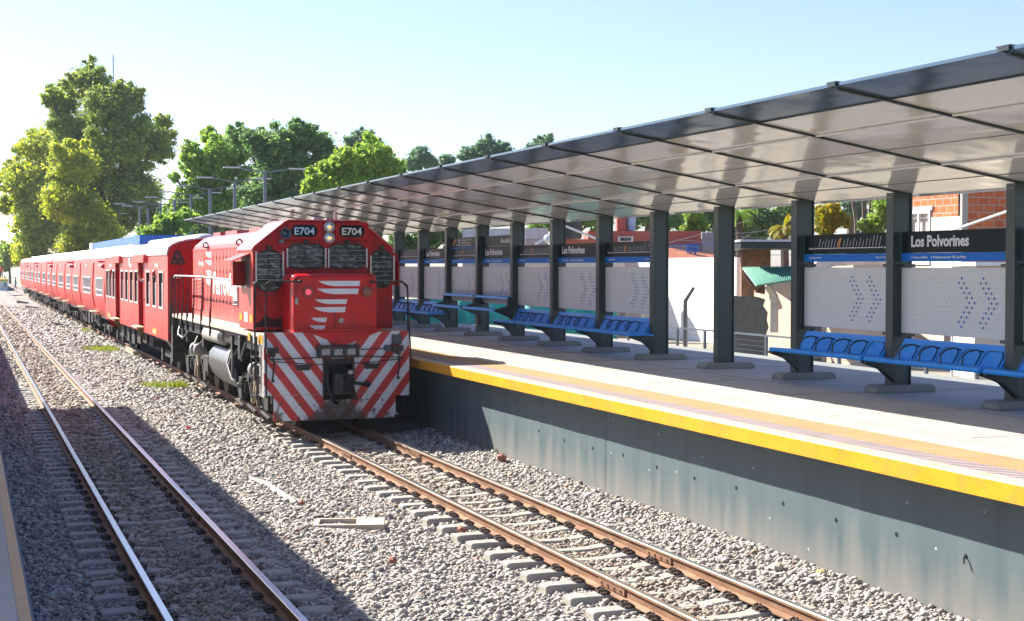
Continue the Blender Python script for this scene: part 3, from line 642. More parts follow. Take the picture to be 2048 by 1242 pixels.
def small_sign(kk, kind):
    ya, yb = bay(kk); ya += .095; yb -= .095; w_ = yb - ya
    t = empty('platform_sign', (12.04, yb, 3.447), 'small black sign reading Andén stacked on top of a name board' if kind else 'small black warning sign with orange bar and white figure above a map board', 'sign')
    m = MB(); m.box(-.02, .02, -w_, 0, 0, .25); m.build('board', signblk, t, bevel=.003)
    if kind: text('lettering', 'Andén 1', (-.0205, -1.35, .07), .9, .12, wtext, t, bold=.012)
    else:
        m = MB(); m.box(-.03, .02, -w_, 0, -.03, -.002); m.build('blue_strip', bluesign, t)
        m = MB(); m.bar((-.023, -.15, .05), (-.023, -.4, .22), .004, .05); m.build('orange_bar', orange, t)
        m = MB(); m.cyl((-.024, -.68, .215), (-.0205, -.68, .215), .018); m.prism([(-.72, .12), (-.715, .19), (-.645, .19), (-.64, .12), (-.66, .12), (-.66, .03), (-.70, .03), (-.70, .12)], 'x', -.024, -.0205)
        m.bar((-.022, -.45, .06), (-.022, -.56, .06), .003, .018); m.build('figure', wtext, t)
        for i, s_ in enumerate(('Esperá el tren', 'detrás de la', 'línea amarilla')): text('lettering', s_, (-.0205, -.85, .17 - .065 * i), (.85, .72, .8)[i], .036, wtext, t, bold=.01)
small_sign('H', 1); small_sign('I', 0)
def infill_panel(kk):
    ya, yb = bay(kk); ya += .09; yb -= .09; w_ = yb - ya
    t = empty('infill_panel', (12.05, yb, 2.06), 'grey panel with blue dotted chevrons, ' + bn[kk], 'panel', 'perforated panels under the signs')
    m = MB(); m.box(-.0195, .0195, -w_, 0, 0, .89); m.build('sheet', panelm, t, bevel=.004)
    m = MB(); h = MB()
    occupied = set()
    for tip in (-w_ + .76, -w_ + .32):
        for r_ in range(11):
            k5 = 5 - abs(5 - r_); z = .755 - .0625 * r_; s0 = tip + (5 - k5) * .0535
            for s2 in ([s0] if r_ in (0, 10) else [s0, s0 + .107]):
                m.cyl((-.0225, s2, z), (-.0197, s2, z), .0175, n=10); occupied.add((s2, z))
    for r_ in range(11):
        z = .755 - .0625 * r_
        for q in range(20):
            s2 = -.1 - q * .107 - (.0535 if r_ % 2 else 0)
            if s2 < -w_ + .08: continue
            if any(abs(a - s2) < .045 and abs(b - z) < .03 for a, b in occupied): continue
            h.cyl((-.0202, s2, z), (-.0197, s2, z), .006, n=6)
    m.build('chevron_dots', bluedot, t); h.build('holes', holem, t)
    m = MB()
    for z0 in (-.045, .9):
        for a in (-w_ - .0, -.22): m.box(-.05, .05, a, a + .22, z0, z0 + .04)
    m.build('bracket', steel_g, t)
for kk in ('Z', 'A', 'B', 'E', 'F', 'G', 'H', 'I', 'J', 'K', 'L'): infill_panel(kk)
def bench(kk):
    ya, yb = bay(kk)
    t = empty('bench', (11.95, (ya + yb) / 2, ZP), 'row of five blue seats, ' + bn[kk], 'bench', 'blue benches under the canopy')
    y0, y1 = ya - (ya + yb) / 2 - .13, yb - (ya + yb) / 2 - .20
    m = MB(); prof = [(-.60, .475), (-.575, .505), (-.54, .51), (-.10, .475), (-.06, .46), (-.10, .44), (-.54, .455), (-.58, .452)]
    m.prism(prof, 'y', y0, y1); m.build('seat', blue, t, smooth=True)
    b0, b1 = y0 + .22, y1 - .02
    m = MB(); m.prism([(-.12, .47), (.04, .72), (.045, .745), (.07, .75), (.08, .72), (-.07, .455)], 'y', b0, b1); m.build('backrest', blue, t, smooth=True)
    m = MB(); l = MB(); wd = (b1 - b0) / 5
    for i in range(5):
        c = b0 + wd * (i + .5); hw = wd * .40
        def bp(s_, h_, o_=0): f_ = h_ / .25; return (-.12 + .16 * f_ - o_, c + s_, .475 + h_)
        ring = [bp(-hw, .02, .012), bp(-hw * 1.02, .14, .012), bp(-hw * .7, .2, .012), bp(hw * .7, .2, .012), bp(hw * 1.02, .14, .012), bp(hw, .02, .012)]
        l.tube(ring, .006, 5)
        m.loft([[bp(-hw, .02, .01), bp(-hw * 1.0, .14, .01), bp(-hw * .7, .195, .01), bp(hw * .7, .195, .01), bp(hw, .14, .01), bp(hw, .02, .01)],
                [bp(-hw, .02, -.002), bp(-hw * 1.0, .14, -.002), bp(-hw * .7, .195, -.002), bp(hw * .7, .195, -.002), bp(hw, .14, -.002), bp(hw, .02, -.002)]])
    m.build('seat_back_pads', blue, t)
    l.build('seat_outlines', steel_d, t)
    for i in range(4):
        c = b0 + wd * (i + 1)
        a = MB(); a.tube([(-.02, c, .66), (-.14, c, .69), (-.26, c, .665), (-.33, c, .61), (-.34, c, .50)], .011, 6); a.build('armrest', steel_d, t, smooth=True)
    for c in (ya - (ya + yb) / 2 - .13, yb - (ya + yb) / 2 - .16):
        a = MB(); a.prism([(-.56, .45), (-.2, .455), (-.08, .43), (-.055, .16), (-.07, .14), (-.3, .33), (-.56, .42)], 'y', c - .05, c + .05); a.build('support_arm', steel_d, t, bevel=.006)
for kk in ('Z', 'A', 'B', 'E', 'F', 'G', 'J', 'K', 'L'): bench(kk)
def perch(kk):
    ya, yb = bay(kk)
    t = empty('perch_rail', (11.95, (ya + yb) / 2, ZP), 'blue two-bar leaning rail, ' + bn[kk], 'perch rail', 'leaning rails')
    y0, y1 = ya - (ya + yb) / 2 - .1, yb - (ya + yb) / 2 - .2
    for x, z, n_ in ((-.45, .70, 'lower_bar'), (-.12, .98, 'upper_bar')):
        m = MB(); m.prism([(x + a, z + b) for a, b in ((-.06, -.02), (-.05, .03), (0, .045), (.07, .03), (.07, -.02))], 'y', y0 + .05, y1 - .05); m.build(n_, blue, t, smooth=True)
    for c in (y0, y1):
        a = MB(); a.prism([(-.5, .68), (-.06, .5), (.0, .3), (.05, .3), (-.02, 1.0), (-.17, 1.0), (-.2, .8), (-.5, .72)], 'y', c - .03, c + .03); a.build('end_bracket', steel_d, t, bevel=.005)
for kk in ('H', 'I'): perch(kk)
# the arm left standing out at the open end of the bench row

# ------------------------------------------------------------------ locomotive
loco = empty('locomotive', (XR, 26.5, 0), 'red diesel locomotive numbered E704 with red and white striped front', 'locomotive')
# cab
cab = MB()
cf, cr = 1.1, 2.62
prof = [(-1.33, 1.78), (-1.33, 3.28), (-1.29, 3.34), (-.74, 3.78), (-.66, 3.82), (.66, 3.82), (.74, 3.78), (1.29, 3.34), (1.33, 3.28), (1.33, 1.78)]
cab.prism(prof, 'y', cf, cr)
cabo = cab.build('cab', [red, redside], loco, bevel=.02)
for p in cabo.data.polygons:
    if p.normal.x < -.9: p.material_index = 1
rf = MB()                                              # roof skin with a small overhang
rp = [(-1.37, 3.27), (-1.31, 3.355), (-.75, 3.80), (-.66, 3.835), (.66, 3.835), (.75, 3.80), (1.31, 3.355), (1.37, 3.27)]
rf.prism(rp + [(x * .985, z - .02) for x, z in reversed(rp)], 'y', cf - .035, cr + .12)
rf.build('cab_roof', cabroof, loco, bevel=.006)
m = MB(); m.box(-.18, -.02, cf + .03, cf + .3, 3.835, 3.88); m.cyl((.32, 1.5, 3.83), (.32, 1.5, 4.0), .035, n=8); m.box(.1, .2, 1.3, 1.5, 3.83, 3.87); m.build('roof_fittings', dust, cabo)
def window(x0, x1, z0, z1, r, nb, bz0, bz1, gx=.04):
    o = MB(); a = rrect(x0 - .03, x1 + .03, z0 - .03, z1 + .03, r + .03); i_ = rrect(x0, x1, z0, z1, r)
    y = cf
    o.loft([[(p[0], y + .002, p[1]) for p in a], [(p[0], y - .022, p[1]) for p in a], [(p[0], y - .022, p[1]) for p in i_], [(p[0], y + .004, p[1]) for p in i_]], 0, caps=False)
    fr = o.build('cab_window', blackrub, cabo)
    gl = MB(); gl.add([(p[0], y - .004, p[1]) for p in i_], [tuple(range(len(i_)))]); gl.build('pane', glass, fr)
    gr = MB()
    for k in range(nb):
        z = bz0 + (bz1 - bz0) * k / (nb - 1); gr.tube([(x0 - gx, y - .075, z), (x1 + gx, y - .075, z)], .0042, 5)
    for x in (x0 - gx, x1 + gx): gr.box(x - .014, x + .014, y - .07, y - .062, bz0 - .04, bz1 + .04); gr.box(x - .012, x + .012, y - .066, y, (bz0 + bz1) / 2 - .02, (bz0 + bz1) / 2 + .02)
    gr.build('guard_bars', chrome, fr)
    wp = MB(); xm = (x0 + x1) / 2; wp.bar((xm, y - .03, z1 + .06), (xm - .03, y - .03, z0 + .1), .014, .01); wp.box(xm - .04, xm + .04, y - .06, y, z1 + .03, z1 + .10); wp.build('wiper', black, fr)
window(-1.24, -.82, 2.52, 3.24, .16, 6, 2.72, 3.2)
window(-.66, -.02, 2.94, 3.36, .12, 4, 2.98, 3.26)
window(.12, .77, 2.94, 3.36, .12, 4, 2.98, 3.26)
window(.93, 1.30, 2.58, 3.26, .17, 6, 2.70, 3.13)
for x0 in (-.635, .265):                               # number boards
    m = MB(); m.box(x0 - .05, x0 + .58, cf - .05, cf + .01, 3.455, 3.79); nb = m.build('number_board', red, cabo, bevel=.01)
    m = MB(); a = rrect(x0 + .02, x0 + .50, 3.51, 3.735, .09); m.loft([[(p[0], cf - .049, p[1]) for p in a], [(p[0], cf - .062, p[1]) for p in a]]); m.build('black_plate', signblk, nb)
    text('number', 'E704', (x0 + .07, cf - .0622, 3.555), .38, .135, mat('cream_numerals', (.75, .72, .58) if x0 > 0 else (.55, .7, .78), .5, var=.03) if x0 > 0 else mat('pale_blue_numerals', (.55, .68, .76), .5, var=.03), nb, rot=FRONT, bold=.018)
for z in (3.705, 3.50):                                # twin headlights
    m = MB(); m.loft([[(.10 + r_ * math.cos(t), y_, z + r_ * math.sin(t)) for t in np.linspace(0, 2 * math.pi, 20, endpoint=False)] for r_, y_ in ((.1, cf + .01), (.1, cf - .045), (.085, cf - .05), (.078, cf - .02))], 0, caps=False)
    h_ = m.build('headlight', chrome, cabo, smooth=True); m = MB(); m.sphere((.10, cf - .02, z), .08, (1, .3, 1)); m.build('lens', lampm, h_, smooth=True); m = MB(); m.sphere((.10, cf - .045, z - .005), .032, (1.3, .4, .8)); m.build('bulb', bulb, h_, smooth=True)
m = MB()                                               # horn
rr_ = [(.105, -.32), (.095, -.31), (.06, -.24), (.035, -.14), (.03, 0)]
m.loft([[(-.78 + r_ * math.cos(t), cf + y_, 3.57 + r_ * math.sin(t)) for t in np.linspace(0, 2 * math.pi, 18, endpoint=False)] for r_, y_ in [(.03, -.2), (.09, -.312)] + rr_], 0)
m.box(-.86, -.78, cf - .12, cf, 3.40, 3.46); m.build('horn', mat('horn_metal', (.10, .16, .19), .35, .5, dirt_or_sheen=(.02, .02, .02)), cabo, smooth=True)
m = MB()
for x in (-.76, .86): m.box(x - .006, x + .006, cf - .003, cf + .01, 2.0, 3.30)
m.box(-1.30, -.80, cf - .003, cf + .01, 2.42, 2.432); m.box(-.76, .86, cf - .003, cf + .01, 3.42, 3.43)
for i in range(5): m.cyl((-.66, cf - .012, 2.5 - i * .09), (-.66, cf, 2.5 - i * .09), .012, n=6); m.cyl((-.70, cf - .012, 2.5 - i * .09), (-.70, cf, 2.5 - i * .09), .012, n=6)
m.build('panel_seams', mat('seam_dirt', (.09, .012, .012), .7), cabo)
m = MB(); m.box(-1.31, -.80, cf - .004, cf + .01, 1.84, 1.9); m.prism([(-1.31, 1.9), (-.80, 1.9), (-.80, 2.02), (-.95, 1.98), (-1.1, 2.06), (-1.2, 1.95)], 'y', cf - .0035, cf + .01); m.build('soot_patch', mat('soot', (.035, .012, .012), .8), cabo)
# side window with sun visor, wind deflector
m = MB(); m.box(-1.336, -1.3, 1.42, 2.35, 2.62, 3.16); sw = m.build('side_window', interior, cabo)
m = MB(); m.add([(-1.32, 1.36, 3.22), (-1.66, 1.36, 3.08), (-1.66, 2.45, 3.08), (-1.32, 2.45, 3.22), (-1.32, 1.36, 3.20), (-1.66, 1.36, 3.06), (-1.66, 2.45, 3.06), (-1.32, 2.45, 3.20)], [(0, 1, 2, 3), (7, 6, 5, 4), (0, 4, 5, 1), (3, 2, 6, 7), (1, 5, 6, 2), (0, 3, 7, 4)]); m.build('sun_visor', redside, cabo)
m = MB(); m.box(-1.60, -1.34, 1.86, 1.885, 2.60, 3.06); m.box(-1.60, -1.58, 1.70, 1.86, 2.60, 3.06); m.build('wind_deflector', red, cabo)
m = MB(); m.box(1.34, 1.52, 1.55, 1.58, 2.60, 3.06); m.box(1.50, 1.52, 1.3, 1.55, 2.6, 3.06); m.box(1.36, 1.46, 1.2, 1.3, 3.06, 3.22); m.build('wind_deflector', red, cabo)
m = MB(); m.box(-1.42, -1.34, 1.35, 2.4, 2.57, 2.60); m.build('window_ledge', dust, cabo)
for y in (1.3, 2.4):
    m = MB(); m.box(-1.338, -1.331, y - .16, y + .14, 1.93, 2.06); m.build('yellow_mark', yellow, cabo)
m = MB(); m.box(-1.338, -1.331, 1.65, 2.0, 1.92, 2.1); m.build('white_mark', wletter, cabo)
# nose
m = MB(); a = [(-.79, 1.72), (-.79, 2.72), (-.77, 2.79), (-.70, 2.83), (.70, 2.83), (.77, 2.79), (.79, 2.72), (.79, 1.72)]
m.loft([[(p[0] * .965, .17, 1.72 + (p[1] - 1.72) * .955) for p in a], [(p[0], .24, p[1]) for p in a], [(p[0], cf + .01, p[1] + .03) for p in a]])
nose = m.build('nose', nosered, loco, smooth=True, bevel=.015)
m = MB(); m.box(-.012, -.004, .162, .168, 1.8, 2.74); m.box(-.7, .7, .158, .168, 1.82, 1.828); m.build('door_seam', black, nose)
def stripe(x0, x1, z0, z1, cut):                       # tapered white flag stripes
    q = MB(); h = z1 - z0; y = .158
    pts = [(x1, z1), (x1 - .02, z0)] + [(x0 + cut * (1 - math.cos(t)) , z0 + h * (1 - math.sin(t))) for t in np.linspace(R(80), 0, 6)][::-1][::-1]
    pts = [(x1, z1), (x1 - .02, z0), (x0 + cut, z0), (x0 + cut * .55, z0 + h * .18), (x0 + cut * .25, z0 + h * .5), (x0, z1)]
    q.prism(pts, 'y', y, y + .014); return q
for i, (a_, b_, c_, d_, e_) in enumerate(((-.31, .46, 2.70, 2.605, .30), (-.34, .43, 2.56, 2.46, .32), (-.38, .22, 2.365, 2.28, .28), (-.41, .19, 2.225, 2.13, .3), (-.45, -.16, 2.035, 1.955, .2), (-.48, -.19, 1.895, 1.815, .2))):
    stripe(a_, b_, d_, c_, e_).build('white_stripe', wtext, nose)
for x, m_ in ((-.51, redlamp), (.58, mat('amber_lens', (.28, .12, .08), .3))):
    m = MB(); m.cyl((x, .12, 2.5), (x, .17, 2.5), .095, n=18); c_ = m.build('marker_lamp', mat('lamp_ring', (.2, .06, .05), .4), nose, smooth=True)
    m = MB(); m.sphere((x, .115, 2.5), .05 if x < 0 else .08, (1, .35, 1)); m.build('lens', m_, c_, smooth=True)
m = MB(); m.box(-.74, -.69, .15, .17, 2.28, 2.40); m.cyl((.10, .13, 1.98), (.10, .18, 1.98), .05, n=10); m.build('latch', dust, nose)
# front deck, red V apron, pilot
m = MB(); m.box(-1.33, 1.33, .03, 12.9, 1.66, 1.745); m.build('deck', [deckm], loco)
m = MB(); m.loft([[(-.56, -.02, 1.79), (.8, -.02, 1.79), (.1, -.05, 1.53)], [(-.56, .16, 1.79), (.8, .16, 1.79), (.1, .16, 1.53)]]); m.loft([[(-.80, -.02, 1.80), (.82, -.02, 1.80), (.82, -.02, 1.83), (-.8, -.02, 1.83)], [(-.80, .16, 1.80), (.82, .16, 1.80), (.82, .16, 1.83), (-.8, .16, 1.83)]]); m.build('apron', nosered, loco)
m = MB()
wall_open(m, -1.33, 1.25, .22, 1.78, [(-.28, .31, .56, 1.30), (-1.34, -1.17, .2, .66), (1.08, 1.34, .2, .60)], lambda a, z, d: (a, d * .03, z))
pilot = m.build('pilot', stripes, loco, bevel=.004)
m = MB(); m.box(-1.33, -1.30, .032, .5, .62, 1.74); m.box(1.22, 1.25, .032, .5, .62, 1.74); m.box(-1.14, 1.06, -.006, -.001, .655, .662); m.box(-1.15, 1.15, .031, .2, .25, .28); m.build('pilot_side', dust, pilot)
for sx in (-1, 1):
    m = MB(); m.box(sx * .63 - .16, sx * .63 + .16, -.02, .0, 1.165, 1.20); m.box(sx * .63 - .13, sx * .63 + .12, -.012, .0, 1.10, 1.166); m.build('chipped_step', black, pilot)
# coupler
m = MB(); m.box(-.27, .30, .35, .9, .5, 1.35); m.box(-.26, -.22, -.01, .4, .55, 1.3); m.box(.26, .30, -.01, .4, .55, 1.3); m.box(-.25, .28, .02, .4, 1.2, 1.3)
m.box(-.1, .14, -.35, .4, .78, 1.02); m.prism([(-.16, -.30), (-.17, -.52), (-.05, -.62), (.0, -.52), (.05, -.56), (.17, -.5), (.2, -.32)], 'z', .72, 1.06)
m.tube([(.1, -.3, .9), (.35, -.36, .86), (.5, -.22, .84)], .035, 8); m.sphere((.5, -.2, .84), .06); m.tube([(-.2, -.02, 1.1), (-.22, -.2, .8), (-.15, -.3, .55), (-.05, -.2, .5)], .03, 8); m.tube([(.22, -.02, 1.1), (.24, -.18, .75), (.3, -.2, .55)], .03, 8)
m.build('coupler', black, loco, bevel=.006)
m = MB(); m.cyl((.1, -.58, 1.06), (.1, -.58, 1.12), .05, n=10); m.box(.02, .12, -.4, -.36, .8, .86); m.build('coupler_pin', dust, loco)
# multiple-unit light box
m = MB(); m.box(-.40, .37, -.13, -.03, 1.32, 1.55); bx_ = m.build('lamp_box', black, loco, bevel=.008)
for x in (-.25, -.02, .22):
    m = MB(); m.box(x - .075, x + .075, -.138, -.128, 1.37, 1.48); m.build('lamp_window', mat('lamp_window', (.3, .32, .32), .2, var=.6, vscale=30), bx_)
# hoses, cocks and rods over the pilot
m = MB(); m.tube([(-1.25, -.07, 1.31), (-.4, -.07, 1.33), (.37, -.07, 1.34), (1.22, -.07, 1.30)], .012, 6); m.tube([(-1.25, -.05, 1.36), (-1.22, -.08, 1.28), (-.4, -.08, 1.20), (.55, -.08, 1.22), (1.2, -.08, 1.28)], .010, 6)
m.tube([(.4, -.06, 1.46), (.95, -.06, 1.47)], .01, 6); m.build('cut_lever', black, pilot)
for sx in (-1, 1):
    m = MB(); c = sx * 1.15 - .05; m.box(c - .11, c + .1, -.12, -.01, 1.42, 1.52); m.cyl((c, -.16, 1.40), (c, -.02, 1.40), .045, n=10); m.tube([(c, -.1, 1.4), (c + .02, -.12, 1.2), (c - .01, -.1, .95)], .016, 6); m.sphere((c, -.1, .93), .03)
    m.build('hose_valve', black, pilot)
    m = MB(); m.cyl((c - .02 * sx, -.06, 1.31), (c - .02 * sx, 0, 1.31), .062, n=14); m.build('buffer_plate', white, pilot)
m = MB(); m.box(1.0, 1.18, -.07, -.01, 1.54, 1.72); m.box(.86, .98, -.1, -.01, 1.42, 1.53); m.build('jumper_socket', mat('socket', (.05, .07, .08), .5), pilot, bevel=.01)
# front handrails
for pts in (((-1.30, 0, .62), (-1.31, -.02, 2.2), (-1.28, .02, 2.66), (-1.22, .05, 2.70), (-.66, .12, 2.69)), ((-1.42, .45, .9), (-1.42, .42, 2.55), (-1.40, .45, 2.66), (-1.34, 1.05, 2.67)), ((.66, .12, 2.68), (1.22, .05, 2.69), (1.30, .0, 2.62), (1.33, -.03, 1.9), (1.36, -.04, 1.25)), ((1.40, .3, 1.2), (1.40, .3, 2.55), (1.36, .5, 2.67), (1.34, 1.05, 2.68))):
    m = MB(); m.tube(pts, .016, 7); m.build('handrail', black, loco, smooth=True)
m = MB(); m.sphere((-.66, .12, 2.69), .035); m.sphere((.66, .12, 2.68), .035); m.build('handrail_ends', black, loco)
m = MB(); m.box(-1.345, -1.332, .05, 1.05, 1.55, 1.74, 0); m.build('sill_plate', mat('grey_sill', (.42, .44, .45), .5, dirt_or_sheen=(.2, .19, .18)), loco)
for y in (.08, .32, 1.35):
    m = MB(); m.box(-1.352, -1.346, y, y + .2, 1.58, 1.73); m.build('yellow_mark', yellow, loco)
# steps
m = MB()
for y in (.45, .95): m.box(-1.40, -1.375, y - .02, y + .02, .55, 1.7)
for z in (.6, .95, 1.3): m.box(-1.41, -1.2, .45, .95, z, z + .03)
m.build('steps', black, loco)
# long hood
m = MB(); hy0, hy1 = 2.62, 11.9
hp = [(-.90, 1.74), (-.90, 3.36), (-.86, 3.46), (-.62, 3.66), (-.5, 3.70), (.5, 3.70), (.62, 3.66), (.86, 3.46), (.90, 3.36), (.90, 1.74)]
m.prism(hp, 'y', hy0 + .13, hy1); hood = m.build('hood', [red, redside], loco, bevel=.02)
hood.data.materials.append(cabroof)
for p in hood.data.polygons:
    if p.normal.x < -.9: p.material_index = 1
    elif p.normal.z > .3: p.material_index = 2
def hbox(name, y0, y1, z0, z1, t, mt): q = MB(); q.box(-.90 - t, -.9002, y0, y1, z0, z1); return q.build(name, mt, hood)
hbox('belt_seam', hy0 + .14, hy1, 3.345, 3.375, .012, redside)
m = MB(); dy = (10.0 - 5.2) / 10
for i in range(11):
    y = 5.2 + dy * i; m.box(-.905, -.9002, y - .006, y + .006, 2.0, 3.32)
    for z in (2.15, 2.8, 3.1): m.box(-.91, -.9002, y + .05, y + .07, z, z + .09)
m.build('engine_room_doors', mat('door_seam', (.18, .02, .015), .6), hood)
def louvre(y0, y1, z0, z1, n, mt):
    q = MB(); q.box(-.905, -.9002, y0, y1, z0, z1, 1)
    for i in range(n):
        z = z0 + (z1 - z0) * (i + .5) / n; q.add([(-.905, y0, z + .01), (-.95, y0, z - .016), (-.905, y0, z - .02), (-.905, y1, z + .01), (-.95, y1, z - .016), (-.905, y1, z - .02)], [(0, 1, 4, 3), (1, 2, 5, 4), (0, 2, 1), (3, 4, 5)])
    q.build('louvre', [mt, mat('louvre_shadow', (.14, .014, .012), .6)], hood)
louvre(10.15, 10.95, 1.92, 2.66, 22, redside); louvre(11.05, 11.8, 1.92, 2.66, 22, redside)
louvre(5.15, 5.65, 2.15, 3.08, 24, mat('white_louvre', (.72, .62, .60), .5))
text('lettering', 'Ferrovías', (-.9025, 8.55, 2.34), 3.1, .5, wletter, hood, bold=.03, depth=.006)
text('small_lettering', 'Ferrovías', (-.9025, 10.9, 2.98), .8, .13, wletter, hood, bold=.02, depth=.004)
for i, (a_, b_) in enumerate(((3.15, 3.3), (2.98, 3.1), (2.72, 2.86), (2.5, 2.66))):
    m = MB(); y0_ = 8.9 + .0 * i; m.prism([(y0_, a_), (y0_, b_), (y0_ + .85, b_), (y0_ + .6, a_ + .04)], 'x', -.905, -.9002); m.build('white_stripe', wletter, hood)
for y in (4.65, 9.3):                                  # lifting eyes
    m = MB(); m.tube([(-.97 + .06 * math.sin(t), y, 3.46 + .06 * math.cos(t)) for t in np.linspace(0, 2 * math.pi, 14)], .018, 7); m.box(-.93, -.89, y - .03, y + .03, 3.33, 3.42); m.build('lifting_eye', black, hood, smooth=True)
m = MB()
for y0_, y1_ in ((3.0, 4.2), (5.2, 6.6), (8.2, 9.8), (10.6, 11.7)): m.box(-.42, .42, y0_, y1_, 3.702, 3.80)
m.build('roof_fans', mat('roof_grille', (.35, .12, .11), .6), hood)
m = MB(); m.prism([(-.95, 1.74), (-.95, 3.5), (-.7, 3.68), (0, 3.76), (.7, 3.68), (.95, 3.5), (.95, 1.74)], 'y', hy0, hy0 + .13); m.build('hood_front_frame', red, hood)
# side railing at the rear
m = MB(); zt = 2.72
m.tube([(-1.30, 3.0, zt - .03), (-1.30, 5.0, zt - .02), (-1.30, 8, zt + .01), (-1.30, 12.3, zt), (-1.28, 12.75, zt - .05), (-1.1, 12.8, zt - .06)], .02, 8); m.build('handrail', chrome, loco, smooth=True)
for y in (6.3, 7.6, 8.9, 9.9, 10.8, 11.6, 12.2, 12.7):
    m = MB(); m.tube([(-1.33, y, 1.45), (-1.33, y, 1.9), (-1.31, y, 2.1), (-1.30, y, zt)], [.028, .026, .018, .016], 7); m.build('stanchion', black, loco)
m = MB(); m.tube([(-1.34, 12.8, 2.68), (-1.36, 12.85, 1.3), (-1.33, 12.75, 1.2)], .018, 7); m.build('handrail', black, loco)
m = MB(); m.box(-1.33, 1.33, 12.6, 12.88, .5, 1.66); m.build('rear_pilot', grime, loco)
m = MB(); m.box(-1.2, 1.2, .5, 12.5, 1.38, 1.655); m.build('underframe', black, loco)
# tank, reservoir and cylinders
m = MB(); tp = [(-.85, 1.25), (-1.12, 1.22), (-1.24, 1.08), (-1.27, .85), (-1.18, .62), (-.95, .42), (-.6, .33), (.6, .33), (.95, .42), (1.18, .62), (1.27, .85), (1.24, 1.08), (1.12, 1.22), (.85, 1.25)]
m.prism(tp, 'y', 4.3, 7.0); m.build('fuel_tank', tankm, loco, smooth=True)
m = MB(); tq = [(x * .99, z) for x, z in tp]; m.prism(tq, 'y', 4.27, 4.299); m.build('tank_end', black, loco)
m = MB(); m.tube([(-1.16, 5.3, 1.46), (-1.16, 5.38, 1.46), (-1.16, 7.6, 1.46), (-1.16, 7.68, 1.46)], [.10, .17, .17, .1], 16); m.build('air_reservoir', mat('reservoir_paint', (.42, .40, .34), .5, dirt_or_sheen=(.1, .09, .07)), loco, smooth=True)
def truck(y0):
    t = MB(); t.box(-1.0, -.86, y0, y0 + 3.9, .55, .82); t.box(.86, 1.0, y0, y0 + 3.9, .55, .82); t.box(-.8, .8, y0 + .3, y0 + 3.6, .5, .9)
    for k in range(3):
        yc = y0 + .55 + 1.4 * k
        t.box(-1.10, -.98, yc - .17, yc + .17, .30, .72)
        for dy_ in (-.35, .35):
            for q in range(5): t.cyl((-1.0, yc + dy_, .44 + q * .05), (-1.0, yc + dy_, .47 + q * .05), .085, n=10)
        t.bar((-1.06, yc + .2, .3), (-1.06, yc + .55, .75), .05)
        t.bar((-1.08, yc - .25, .16), (-1.08, yc + .6, .22), .05)
    tr = t.build('truck', grime, loco, bevel=.006)
    for k in range(3):
        yc = y0 + .55 + 1.4 * k
        for sx in (-1, 1):
            q = MB(); q.loft([[(sx * (.533 + a), yc + r_ * math.cos(th), .45 + r_ * math.sin(th)) for th in np.linspace(0, 2 * math.pi, 28, endpoint=False)] for a, r_ in ((-.06, .2), (-.06, .475), (-.03, .475), (-.03, .45), (.065, .445), (.065, .38), (.05, .2), (.08, .1))]); q.build('wheel', mat('wheel_steel', (.10, .085, .07), .5, .5), tr)
    for yc in (y0 + .35, y0 + .9) if y0 < 5 else (y0 + .4, y0 + 1.0):
        q = MB(); q.tube([(-1.22, yc - .14, 1.03), (-1.22, yc - .10, 1.03), (-1.22, yc + .10, 1.03), (-1.22, yc + .14, 1.03)], [.09, .145, .145, .09], 16); q.build('brake_cylinder', mat('cylinder_paint', (.26, .25, .22), .5, dirt_or_sheen=(.08, .07, .05), dscale=7), tr, smooth=True)
    q = MB(); q.bar((-1.12, y0 + 1.1, 1.0), (-1.12, y0 + 1.75, .35), .09, .04); q.bar((-1.12, y0 + 1.6, 1.0), (-1.12, y0 + 1.2, .3), .06, .03); q.box(-1.15, -1.1, y0 + 1.2, y0 + 1.5, .6, .95); q.build('brake_lever', mat('rusty_lever', (.30, .24, .16), .7, dirt_or_sheen=(.08, .05, .03)), tr)
truck(.55); truck(8.2)
m = MB()
for pts in (((-1.15, 3.6, 1.35), (-1.28, 3.8, 1.1), (-1.25, 3.9, .75), (-1.15, 4.1, .6), (-1.12, 4.3, .9)), ((-1.2, 4.4, 1.25), (-1.33, 4.1, 1.0), (-1.3, 3.7, .7), (-1.2, 3.4, .62), (-1.15, 3.2, .8)), ((-1.1, 8.0, 1.4), (-1.3, 8.3, 1.15), (-1.3, 9.0, 1.12), (-1.15, 9.4, 1.3)), ((-1.2, 2.6, 1.5), (-1.28, 2.7, 1.2), (-1.2, 3.1, 1.1)), ((-1.2, 10.5, 1.4), (-1.3, 10.9, 1.2), (-1.3, 11.8, 1.25), (-1.2, 12.1, 1.5))): m.tube(pts, .024, 7)
m.tube([(-1.26, 3.75, 1.2), (-1.3, 3.6, .75), (-1.24, 3.5, .68)], .03, 7); m.build('pipes', mat('pale_hose', (.14, .14, .13), .5), loco, smooth=True)
m = MB()
for y in (3.1, 4.0, 7.9, 10.6, 11.4): m.box(-1.24, -1.05, y, y + .22, 1.12, 1.55)
m.box(-1.3, -1.1, 2.75, 2.95, 1.2, 1.6); m.box(-1.25, -1.1, 7.2, 7.9, .6, .95); m.build('equipment_boxes', grime, loco, bevel=.01)

